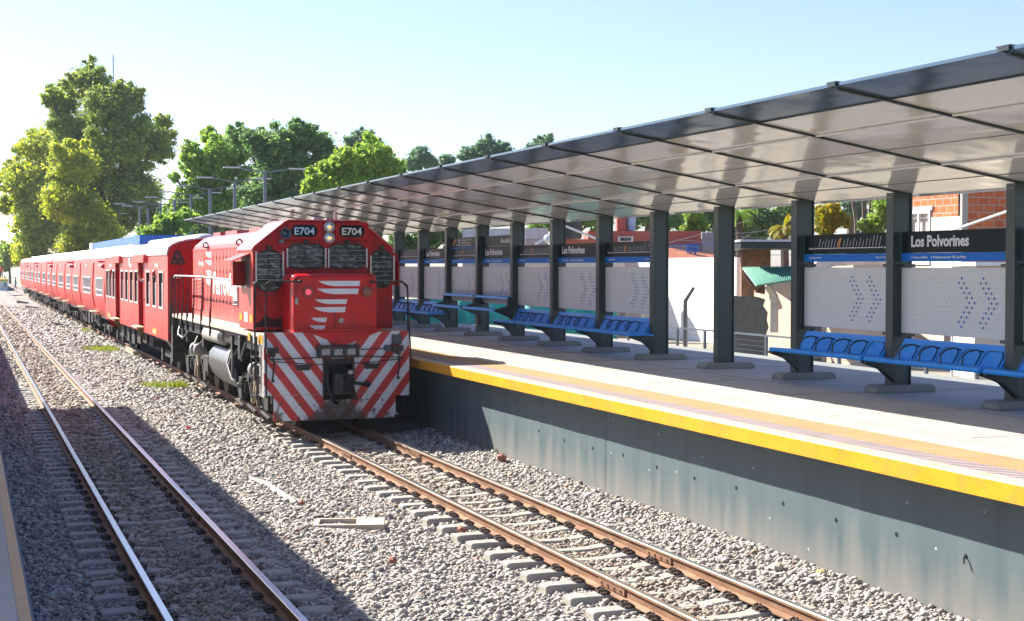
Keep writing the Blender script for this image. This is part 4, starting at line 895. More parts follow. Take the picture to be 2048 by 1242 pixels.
# ------------------------------------------------------------------ passenger cars
def arcroof(xh, z0, zt, n=14):                         # half width at the eaves, roof arc
    return [(-xh * math.cos(math.pi * k / n), z0 + (zt - z0) * math.sin(math.pi * k / n) ** .62) for k in range(n + 1)]
def bogies(parent, L_):
    for yb in (2.6, L_ - 2.6):
        t = MB(); t.box(-1.0, -.88, yb - 1.5, yb + 1.5, .42, .6); t.box(.88, 1.0, yb - 1.5, yb + 1.5, .42, .6); t.box(-.85, .85, yb - .3, yb + .3, .4, .8)
        for s_ in (-1, 1): t.box(-1.06, -.96, yb + s_ * 1.0 - .14, yb + s_ * 1.0 + .14, .28, .62)
        b_ = t.build('bogie', grime, parent)
        for s_ in (-1, 1):
            for sx in (-1, 1):
                q = MB(); q.cyl((sx * .5, yb + s_ * 1.0, .42), (sx * .6, yb + s_ * 1.0, .42), .42, n=24); q.build('wheel', mat('wheel_steel', (.1, .085, .07), .5), b_)
    t = MB(); t.box(-.9, .9, 4.8, L_ - 4.8, .45, .95)
    for y in np.arange(5, L_ - 5, 1.7): t.box(-1.15, -.9, y, y + .9, .5 + .1 * math.sin(y * 3), .92)
    t.box(-1.1, 1.1, .3, L_ - .3, .85, 1.0); t.build('underframe', grime, parent)
def marks(parent, xf, L_):
    for f in (.12, .5, .88):
        y = L_ * f; text('lettering', 'Ferrovías', (xf - .004, y + .5, 2.93), .8, .15, wletter, parent, bold=.02, depth=.004)
# first car: flat sides, framed windows, two open doors with hoods
Lc = 18.6; w2 = 1.34
c1 = empty('passenger_car', (XR, 40.0, 0), 'red flat-sided passenger car with open doors right behind the locomotive', 'train car', 'red passenger cars')
dh = [(5.35, 6.95, 1.16, 3.08), (12.8, 14.4, 1.16, 3.08)]
wc = [1.35, 2.85, 4.4, 7.65, 9.05, 10.55, 12.05, 15.1, 16.45, 17.7]
wh = [(c - .45, c + .45, 1.86, 2.78) for c in wc]
m = MB(); wall_open(m, 0, Lc, 1.0, 3.28, dh + wh, lambda a, z, d: (-w2 + d * .02, a, z)); m.build('side_wall', redside, c1)
m = MB(); m.box(w2 - .09, w2, 0, Lc, 1.0, 3.28); m.build('side_wall', redside, c1)
m = MB(); m.box(-w2 + .1, w2 - .1, .1, Lc - .1, 1.02, 1.12); m.box(-.06, .06, .3, Lc - .3, 1.12, 3.2); m.build('interior_floor', interior, c1)
m = MB(); pr = [(-w2 - .03, 3.26)] + arcroof(w2 + .02, 3.285, 3.72) + [(w2 + .03, 3.26)]; m.prism(pr, 'y', -.02, Lc + .02); m.build('roof', redroof, c1, smooth=True)
m = MB(); ep = [(-1.12, .65), (-w2, 1.0), (-w2, 3.2)] + arcroof(w2, 3.22, 3.69)[1:-1] + [(w2, 3.2), (w2, 1.0), (1.12, .65)]; m.prism(ep, 'y', -.06, -.002);
m.build('end_wall', red, c1, bevel=.015)
m = MB(); m.prism([(p[0] * .97, p[1]) for p in ep], 'y', Lc + .01, Lc + .06); m.build('end_wall', red, c1)
m = MB(); m.prism([(-1.14, .64), (-1.36, 1.0), (-1.36, 1.06), (-1.30, .99)], 'y', -.07, .1); m.build('end_trim', dust, c1)
m = MB(); tri = [(-1.22, 3.0), (-1.27, 3.06), (-1.14, 3.36), (-1.05, 3.36), (-.88, 3.06), (-.92, 3.0)]; m.loft([[(p[0], -.062, p[1]) for p in tri], [(p[0], -.10, p[1]) for p in tri]]); tl = m.build('tail_lamp', black, c1, bevel=.02)
m = MB(); m.sphere((-1.08, -.11, 3.22), .07, (1, .4, 1)); m.sphere((-1.17, -.11, 3.08), .05, (1, .4, 1)); m.sphere((-.98, -.11, 3.08), .05, (1, .4, 1)); m.build('lens', mat('dull_lens', (.12, .02, .03), .3), tl)
for a0, a1, z0, z1 in wh:
    f = MB(); wall_open(f, a0 - .05, a1 + .05, z0 - .05, z1 + .05, [(a0, a1, z0, z1)], lambda a, z, d: (-w2 - .018 + d * .03, a, z)); fr = f.build('window', mat('window_frame', (.62, .55, .50), .5), c1)
    q = MB(); q.box(-w2 + .02, -w2 + .03, a0, a0 + (a1 - a0) * .48, z0, z1 - .3); q.build('sliding_pane', mat('milky_pane', (.28, .31, .29), .25, var=.2), fr)
    q = MB(); q.box(-w2 + .012, -w2 + .035, a0 + (a1 - a0) * .48, a0 + (a1 - a0) * .53, z0, z1 - .28); q.box(-w2 + .01, -w2 + .035, a0, a0 + (a1 - a0) * .5, z1 - .32, z1 - .28); q.build('pane_rail', mat('window_frame', (.62, .55, .50), .5), fr)
for a0, a1, z0, z1 in dh:
    q = MB(); q.box(-w2 + .10, -w2 + .14, a0 + .55, a1 + .6, z0, z1); q.box(-w2 - .015, -w2 + .32, a1 - .03, a1 + .0, z0, z1 - .002); d_ = q.build('door', red, c1)
    q = MB(); q.box(-w2 - .12, -w2 + .02, a0 - .75, a1 + .45, z1 - .02, z1 + .22); q.build('door_hood', redside, c1, bevel=.01)
    q = MB(); q.box(-w2 - .24, -w2 + .02, a0 + .2, a1 - .1, z0 - .04, z0); st = q.build('doorstep', mat('worn_yellow_step', (.6, .5, .3), .6, dirt_or_sheen=(.5, .3, .05), dscale=5, damt=.8), c1, bevel=.015)
    q = MB(); q.prism([(-w2 - .16, z0 - .05), (-w2, z0 - .05), (-w2 + .12, z0 - .42), (-w2 + .06, z0 - .44)], 'y', (a0 + a1) / 2 - .1, (a0 + a1) / 2 - .04); q.build('step_bracket', mat('grimy_yellow', (.16, .10, .02), .6, dirt_or_sheen=(.02, .02, .015), dscale=4, damt=.8), st)
for y in (2.55, 15.8):
    q = MB(); q.sphere((-w2 - .03, y, 2.76), .11, (.8, 1, 1)); q.build('side_lamp', mat('lamp_red', (.35, .02, .03), .4), c1, smooth=True)
for y in (2.9, 17.2):
    q = MB(); q.box(-w2 - .006, -w2 - .001, y - .55, y + .55, 1.06, 1.22); q.build('yellow_mark', yellow, c1)
    text('number', '1042', (-w2 - .008, y + .28, 1.08), .5, .1, wtext, c1, bold=.02)
marks(c1, -w2, Lc)
m = MB(); m.prism([(9.6, 2.98), (9.6, 3.25), (9.9, 3.25), (9.8, 2.98)], 'x', -w2 - .005, -w2 - .001); m.build('logo', wletter, c1)
for i in range(9):
    q = MB(); y = 1.0 + i * 1.25 + (.5 if i > 4 else 0); q.sphere((-.25, y, 3.72), .30, (1, 1.15, .42), 14, 8); q.build('roof_vent', grey_roof, c1, smooth=True)
bogies(c1, Lc)
# the five cars behind: bulging lower sides, narrow doors
def sx_(z): return float(np.interp(z, [.95, 1.1, 1.3, 1.6, 1.9, 2.3, 2.8, 3.1, 3.28], [1.10, 1.20, 1.29, 1.35, 1.37, 1.36, 1.33, 1.31, 1.28]))
Lk = 18.5
c2 = empty('passenger_car', (XR, 58.8, 0), 'second car of the train, red with bulging lower sides and white-framed window groups', 'train car', 'red passenger cars')
wg = [(.7, 3.7), (6.7, 10.7), (14.0, 17.3)]; dd = [(5.2, 5.9), (12.7, 13.4)]
holes = [(a, b, 1.84, 2.46) for a, b in wg] + [(a, b, 1.12, 3.1) for a, b in dd]
zc_ = [1.1, 1.3, 1.45, 1.6, 1.75, 2.1, 2.8]
for sg, H_ in ((-1, holes), (1, [])):
    m = MB(); wall_open(m, 0, Lk, .92, 3.28, H_, lambda a, z, d: (sg * (sx_(z) - d * .08), a, z), zcuts=zc_); m.build('side_wall', redside, c2, smooth=True)
for a, b, z0, z1 in holes[:3]:
    f = MB(); n_ = 7; wd = (b - a) / n_
    wall_open(f, a - .06, b + .06, z0 - .05, z1 + .05, [(a + i * wd + .05, a + (i + 1) * wd - .02, z0, z0 + .16) for i in range(n_)] + [(a + i * wd + .05, a + (i + 1) * wd - .02, z0 + .21, z1) for i in range(n_)], lambda q, z, d: (-1.385 + d * .04, q, z)); fr = f.build('window', mat('white_window_frame', (.66, .62, .60), .5), c2)
    f = MB(); f.box(-1.34, -1.33, a, b, z0, z1); f.build('pane', mat('car_glass', (.045, .048, .05), .1, var=.3, vscale=2), fr)
for a, b, z0, z1 in holes[3:]:
    f = MB(); f.box(-1.24, -1.2, a - .05, b + .05, z0, z1); f.build('door', red, c2)
    q = MB(); q.box(-1.46, -1.18, a - .35, b + .35, 1.07, 1.105); st = q.build('doorstep', mat('worn_yellow_step', (.6, .5, .3), .6), c2, bevel=.015)
    q = MB()
    for yy in (a - .1, b + .05): q.bar((-1.42, yy, 1.07), (-1.1, yy, .45), .04)
    q.build('step_bracket', dust, st)
m = MB(); pr = [(-1.29, 3.26)] + arcroof(1.28, 3.285, 3.70) + [(1.29, 3.26)]; m.prism(pr, 'y', -.02, Lk + .02); m.build('roof', redroof, c2, smooth=True)
m = MB(); zz = [.92, 1.1, 1.3, 1.6, 1.9, 2.3, 2.8, 3.1]; ep = [(-sx_(z), z) for z in zz] + arcroof(1.28, 3.22, 3.67)[1:-1] + [(sx_(z), z) for z in zz[::-1]]
m.prism(ep, 'y', -.04, -.001); m.build('end_wall', red, c2)
m = MB(); m.prism(ep, 'y', Lk + .001, Lk + .04); m.build('end_wall', red, c2)
for y in (.5, 17.9):
    q = MB(); q.sphere((-1.36, y, 2.95), .09); q.cyl((-1.3, y, 3.12), (-1.55, y, 3.12), .035, n=8); q.build('side_lamp', mat('lamp_red', (.35, .02, .03), .4), c2, smooth=True)
marks(c2, -1.34, Lk)
for i in range(8):
    q = MB(); q.sphere((-.15, 1.2 + i * 2.2, 3.70), .26, (1, 1.15, .42), 12, 6); q.build('roof_vent', grey_roof, c2, smooth=True)
bogies(c2, Lk)
for i, (y, l) in enumerate(((77.7, 'third car of the train, red with narrow doors'), (97.0, 'fourth car of the train, small and pinkish red'), (116.0, 'fifth car of the train, second from its far end'), (135.0, 'last car at the far end of the train'))):
    o = copy_tree(c2); o.location.y = y; o['label'] = l

# ------------------------------------------------------------------ trees
def cards(blobs, n, size, up=.25):
    """leaf-sized quads spread through blobs (x, y, z, r, weight)"""
    n = int(n * 4.2); size = size * .42
    B = np.array(blobs, float); w_ = B[:, 3] ** 2; pick = rng.choice(len(B), n, p=w_ / w_.sum()); b = B[pick]
    d = rng.normal(size=(n, 3)); d /= np.linalg.norm(d, axis=1)[:, None]
    rad = b[:, 3] * rng.uniform(.0, 1, n) ** .5 * rng.normal(1, .26, n)
    c = b[:, :3] + d * rad[:, None] * np.array([1, 1, .78])
    nrm = d + rng.normal(0, .75, (n, 3)) + np.array([0, 0, up]); nrm /= np.linalg.norm(nrm, axis=1)[:, None]
    t = np.cross(nrm, rng.normal(size=(n, 3))); t /= np.linalg.norm(t, axis=1)[:, None]; s = np.cross(nrm, t)
    sz = size * rng.lognormal(0, .35, n); a = (sz * 1.5)[:, None] * t; q = (sz * .72)[:, None] * s
    V = np.stack([c - a, c + q + a * .1, c + a + nrm * (sz * .3)[:, None], c - q + a * .1], 1)
    return V.reshape(-1, 3)
def raw_quads(name, V, m, parent=None, loc=None):
    n = len(V) // 4; me = bpy.data.meshes.new(name); me.vertices.add(n * 4); me.vertices.foreach_set('co', V.astype(np.float32).ravel())
    me.loops.add(n * 4); me.loops.foreach_set('vertex_index', np.arange(n * 4, dtype=np.int32)); me.polygons.add(n); me.polygons.foreach_set('loop_start', np.arange(0, n * 4, 4, dtype=np.int32))
    try: me.polygons.foreach_set('loop_total', np.full(n, 4, dtype=np.int32))
    except Exception: pass
    me.update(calc_edges=True); me.materials.append(m); o = bpy.data.objects.new(name, me); COL.objects.link(o)
    if parent: o.parent = parent
    if loc: o.location = loc
    return o
def tree(lobes_px, zc, leafm, n, size, label, trunk_u, trunk_r=.3, base=.2, sub=9, name='tree', group=None, fork=3, gap=.45, mats2=None):
    """lobes given by where they stand in the photo (u, v, r in px, depth shift m); the crown is a real volume"""
    k = zc / 3000; base_p = P(trunk_u, 531, zc); base_p.z = base
    t = empty(name, base_p, label, 'tree', group); blobs = []; cent = []
    for (u, v, r_, dz) in lobes_px:
        c = P(u, v, zc + dz) - base_p; R_ = r_ * k; cent.append((c, R_))
        blobs.append((c.x, c.y, c.z, R_ * .78)); blobs.append((c.x, c.y, c.z, R_ * .5))
        for i in range(sub * 4):
            d = Vector(rng.normal(size=3)).normalized(); q = c + d * R_ * random.uniform(gap, .98) * 1.0
            blobs.append((q.x, q.y, q.z, R_ * random.uniform(.09, .24)))
    raw_quads('crown', cards(blobs, n, size), leafm, t)
    m = MB(); zt = min(c.z for c, _ in cent)
    m.tube([(0, 0, -base - .6), (.1 * trunk_r, 0, zt * .3), (-.4 * trunk_r, .3 * trunk_r, zt * .7), (0, 0, zt)], [trunk_r * 1.3, trunk_r, trunk_r * .85, trunk_r * .7], 9)
    for c, R_ in cent:
        a = Vector((0, 0, zt * .85)); mid = a.lerp(c, .5) + Vector((0, 0, R_ * .15)); m.tube([a, mid, c], [trunk_r * .45, trunk_r * .26, trunk_r * .1], 6)
        for j in range(fork):
            e = c + Vector(rng.normal(size=3)).normalized() * R_ * .85; m.tube([mid.lerp(c, .6), c.lerp(e, .5) + Vector((0, 0, .1 * R_)), e], [trunk_r * .16, trunk_r * .09, trunk_r * .03], 5)
    m.build('trunk', trunkm, t, smooth=True)
    return t
TG = 'trees beyond the station'
tree([(180, 165, 48, 0), (130, 200, 44, 2), (215, 215, 62, -2), (265, 195, 34, 0), (150, 270, 62, 0), (245, 290, 78, -2), (310, 290, 50, 0), (170, 360, 72, 1), (270, 385, 70, 0), (105, 200, 22, 0), (330, 245, 22, 2), (220, 445, 62, 0), (300, 430, 38, 1)], 140, leafF, 52000, .21, 'tallest tree, huge dark green spreading crown above the train at the left', 235, .75, gap=.35, sub=11)
tree([(95, 290, 50, 0), (60, 300, 34, 3), (55, 360, 60, 0), (110, 390, 62, 0), (30, 345, 30, 2), (70, 440, 52, 0), (120, 470, 50, 0), (20, 410, 26, 2), (60, 500, 40, 0)], 175, leafA, 34000, .26, 'broad yellow-green tree at the far left, lower than the tallest tree', 85, .6, gap=.35)
tree([(150, 330, 55, 0), (130, 400, 55, 0), (175, 430, 50, 0), (210, 470, 42, 0), (150, 490, 40, 0)], 132, leafA, 26000, .19, 'yellow-green leafy tree standing in front of the foot of the tallest tree', 165, .4, gap=.3)
tree([(395, 320, 36, 0), (420, 275, 24, 2), (380, 300, 20, 0), (440, 350, 42, 0), (470, 300, 40, 0), (350, 355, 12, 0), (400, 400, 46, 0), (455, 410, 44, 0), (350, 440, 40, 0), (505, 355, 40, 0), (410, 350, 40, 0), (440, 300, 34, 0), (375, 400, 34, 0)], 100, leafC, 30000, .15, 'loose bright green tree between the tallest tree and the dense middle tree', 430, .3, gap=.4)
tree([(560, 290, 46, 0), (600, 270, 36, 0), (520, 285, 38, 0), (640, 290, 38, 0), (480, 275, 30, 2), (560, 350, 56, 0), (620, 340, 46, 0), (520, 390, 46, 0), (660, 320, 34, 0), (590, 400, 44, 0)], 92, leafB, 26000, .14, 'dense deep green tree in the middle, behind the double-armed lamp posts', 575, .4, gap=.38)
tree([(700, 330, 44, 0), (745, 315, 44, 0), (780, 335, 34, 0), (660, 360, 46, 0), (720, 375, 50, 0), (630, 375, 30, 0), (800, 360, 26, 0), (770, 380, 30, 0)], 72, leafC, 26000, .11, 'bright lime green tree rising right behind the canopy edge', 720, .3, gap=.38)
tree([(728, 282, 26, 0), (705, 285, 18, 0), (750, 295, 22, 0)], 120, leafD, 6000, .16, 'small blue-green crown peeping over the lime green tree', 728, .25)
tree([(840, 312, 24, 0), (860, 325, 18, 0), (822, 330, 18, 0)], 120, leafD, 6000, .16, 'small dark round crown just right of the lime green tree above the canopy', 842, .25)
tree([(975, 298, 30, 0), (1010, 305, 20, 0), (940, 310, 24, 0), (895, 322, 18, 0), (985, 330, 30, 0)], 120, leafD, 9000, .16, 'wide grey-green crown showing above the middle of the canopy', 975, .3)
tree([(1080, 290, 22, 0), (1095, 280, 14, 0), (1060, 300, 14, 0)], 110, leafD, 2200, .13, 'sparse thin treetop poking over the canopy, rightmost above its edge', 1082, .15)
tree([(420, 450, 46, 0), (480, 440, 50, 0), (540, 440, 50, 0), (390, 480, 40, 0), (600, 430, 50, 0), (450, 400, 40, 0)], 118, leafB, 22000, .17, 'dark leafy tree filling the gap low behind the lamp posts', 480, .3, gap=.2)
tree([(330, 455, 26, 0), (300, 470, 26, 0), (370, 440, 28, 0), (280, 485, 18, 0)], 82, leafC, 9000, .12, 'bright green shrub-like tree behind the first car roof', 325, .15, gap=.3)
tree([(15, 500, 20, 0), (45, 480, 18, 0), (30, 520, 18, 0), (8, 530, 14, 0)], 260, leafC, 7000, .3, 'low bright bushes beside the far end of the train', 20, .2, gap=.2)
tree([(10, 505, 12, 0), (25, 498, 12, 0), (0, 515, 14, 0), (-20, 505, 14, 0), (-45, 515, 14, 0)], 420, leafD, 3500, .5, 'hazy blue-green tree on the horizon at the far left edge', 0, .3, gap=.2)
# behind the platform on the right
tree([(850, 480, 34, 0), (820, 500, 26, 0), (900, 470, 28, 0), (960, 480, 30, 0), (800, 480, 26, 0)], 64, leafB, 12000, .10, 'dark green trees seen between the far columns beside the locomotive', 850, .25, gap=.2)
tree([(1130, 440, 36, 0), (1200, 440, 30, 0), (1080, 450, 30, 0), (1160, 420, 30, 0)], 75, leafC, 11000, .11, 'light green tree behind the black water tank', 1140, .25, gap=.25)
tree([(1290, 425, 40, 0), (1340, 430, 40, 0), (1260, 400, 30, 0), (1310, 390, 30, 0)], 80, leafB, 14000, .12, 'dark green tree behind the red parapet building', 1300, .3, gap=.25)
tree([(1400, 440, 36, 0), (1440, 430, 44, 0), (1500, 430, 50, 0), (1420, 400, 40, 0), (1560, 450, 44, 0), (1490, 470, 40, 0), (1580, 410, 40, 0), (1450, 480, 34, 0)], 85, leafB, 30000, .12, 'deep green wood edge behind the palm and the wires', 1480, .35, gap=.2)
tree([(1385, 430, 20, 0), (1375, 460, 16, 0), (1400, 450, 14, 0)], 62, leafC, 5000, .09, 'sunlit light green tree top above the red wall', 1385, .15, gap=.2)
tree([(1655, 430, 30, 0), (1650, 455, 24, 0), (1680, 440, 22, 0)], 55, leafE, 8000, .075, 'golden yellow and green palm-like tree left of the brick house', 1655, .14, gap=.2)
tree([(1755, 440, 24, 0), (1765, 410, 24, 0), (1750, 465, 20, 0), (1725, 450, 14, 0)], 55, leafC, 8000, .075, 'light green tree touching the brick house corner', 1760, .14, gap=.2)
tree([(1700, 400, 30, 0), (1730, 390, 26, 0), (1690, 430, 18, 0), (1725, 425, 12, 0)], 90, leafD, 4000, .11, 'sparse tall tree with dark bare stems between two lighter trees', 1705, .35, gap=.4, fork=5)
m = MB()
dk = empty('tree', P(1712, 480, 88), 'group of slim dark trunks against the pale blue sky', 'tree')
dk.location.z = .2
for u0, u1 in ((1715, 1700), (1722, 1725), (1728, 1742)):
    a = P(u0, 520, 88) - dk.location; b = P(u1, 370, 88) - dk.location; m.tube([a, a.lerp(b, .5) + Vector((.2, 0, 0)), b], [.22, .18, .1], 7)
m.build('trunk', trunkm, dk)
def palm(u, v, zc, r_px, label, trunk=True, droop=1.1, m_=leafE, flag=0):
    top = P(u, v, zc); base = Vector((top.x, top.y, .2)); t = empty('palm_tree', base, label, 'palm tree'); k = zc / 3000; V = []
    for i in range(34):
        az = random.uniform(0, 2 * math.pi); el = random.uniform(-.2, 1.2); L_ = r_px * k * random.uniform(.8, 1.15)
        d = Vector((math.cos(az) * math.cos(el) + flag, math.sin(az) * math.cos(el), math.sin(el))).normalized(); p = top - base
        pts = []
        for s_ in range(9):
            pts.append(p.copy()); d = (d + Vector((flag * .1, 0, -.16 * droop))).normalized(); p = p + d * L_ / 8
        for s_ in range(8):
            a = pts[s_]; b = pts[s_ + 1]; dd_ = (b - a); sd = dd_.cross(Vector((0, 0, 1))).normalized() * L_ * .16 * math.sin(math.pi * (s_ + 1) / 9.5)
            for q in range(4):
                o_ = a + dd_ * (q / 4); e_ = dd_ * .16
                for sg in (-1, 1): V += [o_, o_ + e_, o_ + e_ * 1.6 + sd * sg + Vector((0, 0, -.06)), o_ + e_ * .6 + sd * sg + Vector((0, 0, -.06))]
    raw_quads('fronds', np.array([tuple(x) for x in V]), m_, t)
    mm = MB(); mm.tube([(0, 0, -.5), (.05, 0, (top.z - .2) * .5), (0, 0, top.z - .2)], [.22, .16, .15], 8); mm.build('trunk', trunkm, t, smooth=True)
palm(1478, 425, 62, 40, 'palm tree with hanging brown skirt left of the wind-blown palm', m_=leafC, droop=1.6)
palm(1568, 455, 55, 34, 'small wind-blown palm with golden fronds above the shack roof', m_=leafE, droop=1.3, flag=-.25)

# ------------------------------------------------------------------ buildings and walls behind the platform
def face_box(t, name, u0, u1, v0, v1, zc, depth, mt, origin, sub=None, off=0):
    """a block whose front stands square to the street, spanning a width and height, depth metres deep"""
    a = P(u0, v0, zc); b = P(u1, v1, zc); f = Vector((math.sin(R(20)), math.cos(R(20)), 0))
    q = MB(); pts = []
    for d in (-off, depth):
        for p in (Vector((a.x, a.y, b.z)), Vector((b.x, b.y, b.z)), Vector((b.x, b.y, a.z)), Vector((a.x, a.y, a.z))): pts.append(tuple(p + f * d - origin))
    q.add(pts, [(0, 1, 2, 3), (7, 6, 5, 4), (0, 4, 5, 1), (1, 5, 6, 2), (2, 6, 7, 3), (3, 7, 4, 0)])
    return q.build(name, mt, t)
def thing(name, u, zc, label, cat, group=None, z=.25):
    o = P(u, 531, zc); o.z = z; return empty(name, o, label, cat, group), o
vb = lambda zc, z=.2: 531 + (2.98 - z) * 3000 / zc
# brick house
BX0, BY0 = 24.96, 33.5
bh = empty('brick_house', (BX0, BY0, .2), 'unfinished orange hollow-brick house with a white window at the right', 'house')
m = MB(); wall_open(m, 0, 3.4, 3.7, 7.2, [(1.35, 2.45, 2.6, 4.35)], lambda a, z, d: (d * .18, a, z)); m.build('side_wall', brickm, bh)
m = MB(); m.box(.0, 8, -.0, .18, 0, 7.2); m.box(.19, 8, 3.3, 3.45, 0, 7.2); m.build('end_wall', brickm, bh)
m = MB(); wall_open(m, .075, 3.4, 0, 4.1, [(1.38, 2.42, 2.8, 4.09)], lambda a, z, d: (-.02 + d * .2, a, z)); m.build('plastered_wall', cream, bh)
m = MB(); m.box(-.025, .16, -.025, .07, 0, 7.2); m.build('corner_column', mat('raw_concrete', (.40, .36, .32), .85, dirt_or_sheen=(.28, .24, .2)), bh)
m = MB(); wall_open(m, 1.38, 2.42, 2.8, 4.3, [(1.45, 1.88, 2.9, 3.5), (1.45, 1.88, 3.55, 4.22), (1.94, 2.36, 2.9, 3.5), (1.94, 2.36, 3.55, 4.22)], lambda a, z, d: (-.05 + d * .06, a, z)); w1 = m.build('window', white, bh)
m = MB(); m.box(.06, .08, 1.4, 2.4, 2.8, 4.3); m.build('curtain', mat('curtain', (.5, .45, .4), .8, var=.2, vscale=9, stretch=(1, 6, .3)), w1)
m = MB(); m.box(-.04, .02, 1.28, 2.5, 4.302, 4.42); m.build('lintel', galv, bh)
m = MB(); m.box(-.2, 8, -.2, 3.6, 7.2, 7.35); m.build('roof', conc2, bh)
t, o = thing('white_pipe', 1985, 36, 'long white pipe slanting in front of the brick wall', 'pipe')
m = MB(); m.tube([P(1900, 462, 36) - o, P(2045, 412, 34) - o], .03, 8); m.tube([P(1905, 460, 36) - o, Vector((P(1905, 460, 36).x - o.x, P(1905, 460, 36).y - o.y, 0))], .03, 8); m.build('pipe', white, t)
t, o = thing('low_building', 1960, 30, 'low structure with pale roof edge in front of the brick house', 'shed')
face_box(t, 'wall', 1950, 2100, 533, 760, 31.5, 1.5, cream, o); face_box(t, 'roof', 1945, 2110, 524, 532, 31.3, 1.9, white, o, off=.2); 
t, o = thing('curved_roof_shed', 1700, 40, 'shed with a chalky white arched roof edge behind the map board', 'shed')
q = MB(); pts = [P(u, v, 40) - o for u, v in ((1625, 545), (1640, 538), (1680, 530), (1740, 532), (1775, 540), (1780, 522), (1640, 520), (1622, 532))]; f = Vector((.342, .94, 0)); q.loft([[p for p in pts], [p + f * 2 for p in pts]]); q.build('roof', cream, t)
face_box(t, 'wall', 1625, 1780, 546, 740, 40.3, 1.6, tarp, o)
# white wall and its neighbours
t, o = thing('white_wall', 1370, 47, 'tall bright white rendered boundary wall seen between the open columns', 'wall')
q = MB(); q.box(24 - o.x, 24.3 - o.x, 44.2 - o.y, 60 - o.y, -.3, 3.25 - o.z); q.build('wall', whitewall, t)
t, o = thing('boundary_wall', 1260, 52, 'low beige wall behind the white wall, seen under the signs', 'wall')
face_box(t, 'wall', 1040, 1250, 522, 600, 53, .2, cream, o)
t, o = thing('netting_fence', 1040, 44, 'turquoise plastic netting fence behind the leaning rails', 'fence')
q = MB(); f = Vector((.342, .94, 0)); gx_ = []
for i in range(31):
    u = 800 + 14.5 * i; a = P(u, 598 + random.uniform(-2, 3), 46) - o + f * .12 * math.sin(i * 1.3); gx_.append([a, Vector((a.x, a.y, a.z * .5)) + f * .1 * math.sin(i * 2), Vector((a.x, a.y, 0))])
q.loft(gx_, caps=False, closed=False); n_ = q.build('netting', teal, t, smooth=True)
so_ = n_.modifiers.new('thick', 'SOLIDIFY'); so_.thickness = .01
for i in range(0, 31, 6):
    q = MB(); p_ = gx_[i][0]; q.tube([(p_.x, p_.y, -.2), (p_.x, p_.y, p_.z + .05)], .04, 7); q.build('post', dust, t)
t, o = thing('parapet_building', 1300, 58, 'low house with a terracotta red parapet, red chimney block and grey-white wall below', 'house')
face_box(t, 'parapet', 1176, 1402, 462, 489, 58, 4, terracotta, o); face_box(t, 'wall', 1178, 1400, 489.2, vb(58), 58.1, 3.8, greywall, o)
face_box(t, 'chimney', 1234, 1252, 428, 461.5, 58.5, 1, terracotta, o); face_box(t, 'chimney', 1253, 1268, 432, 461.5, 59, 1, cream, o)
fr = face_box(t, 'window', 1236, 1266, 473, 484, 57.95, .05, white, o); face_box(fr, 'pane', 1240, 1262, 475, 482, 57.9, .04, glass, o)
fr.parent = t
t, o = thing('bucket', 1262, 57.5, 'light blue bucket on the red parapet', 'bucket')
p_ = P(1262, 461, 58.8); q = MB(); q.cyl((p_.x - o.x, p_.y - o.y, p_.z - .25), (p_.x - o.x, p_.y - o.y, p_.z + .32), .16, .2, n=14); q.build('bucket_body', mat('light_blue_plastic', (.35, .55, .75), .4), t)
t, o = thing('grey_house', 1420, 60, 'grey block wall with blue laundry hanging beside the red parapet', 'house')
face_box(t, 'wall', 1403, 1432, 465, vb(60), 60, 3, greywall, o)
t, o = thing('laundry', 1387, 56, 'blue clothes hanging on a line in front of the grey-white wall', 'laundry')
q = MB()
for i in range(5): a = P(1375 + 5 * i, 489, 57); q.box(a.x - o.x - .03, a.x - o.x + .05, a.y - o.y, a.y - o.y + .02, a.z - o.z - .32 - .1 * (i % 2), a.z - o.z)
q.tube([P(1340, 489, 57) - o, P(1430, 488, 57) - o], .01, 4); q.build('clothes', bluesign, t)
t, o = thing('tiled_roof', 1390, 52, 'low orange tile roof just above the white wall', 'roof')
q = MB(); a = [P(1325, 494, 57.5) - o, P(1470, 512, 57.5) - o, P(1470, 519, 55.5) - o, P(1325, 519, 55.5) - o]; f = Vector((0, 0, -.12)); q.loft([a, [p + f for p in a]]); q.build('tiles', mat('roof_tiles', (.40, .13, .07), .8, var=.4, vscale=3), t)
face_box(t, 'wall', 1325, 1460, 519.5, vb(56), 56.5, .8, greywall, o)
t, o = thing('sheet_roof_house', 1010, 60, 'house with pale blue-white corrugated sheet wall seen above the small signs', 'house')
face_box(t, 'sheet_wall', 1050, 1096, 456, 478, 60, 3, galv, o); face_box(t, 'wall', 1050, 1096, 478.3, vb(60), 60.1, 2.8, greywall, o)
face_box(t, 'sheet_wall', 925, 1022, 457, 478, 62, 3, galv, o); face_box(t, 'wall', 925, 1022, 478.3, vb(62), 62.1, 2.8, greywall, o)
t, o = thing('water_tank', 1140, 56, 'black round water tank on a stand', 'water tank')
p_ = P(1140, 478, 56) - o; q = MB(); q.tube([(p_.x, p_.y, p_.z), (p_.x, p_.y, p_.z + .1), (p_.x, p_.y, p_.z + .75), (p_.x, p_.y, p_.z + .9)], [.42, .45, .45, .15], 18); q.build('tank_body', tankbk, t, smooth=True)
face_box(t, 'stand', 1124, 1210, 478.5, vb(56), 56.2, 1.5, terracotta, o)
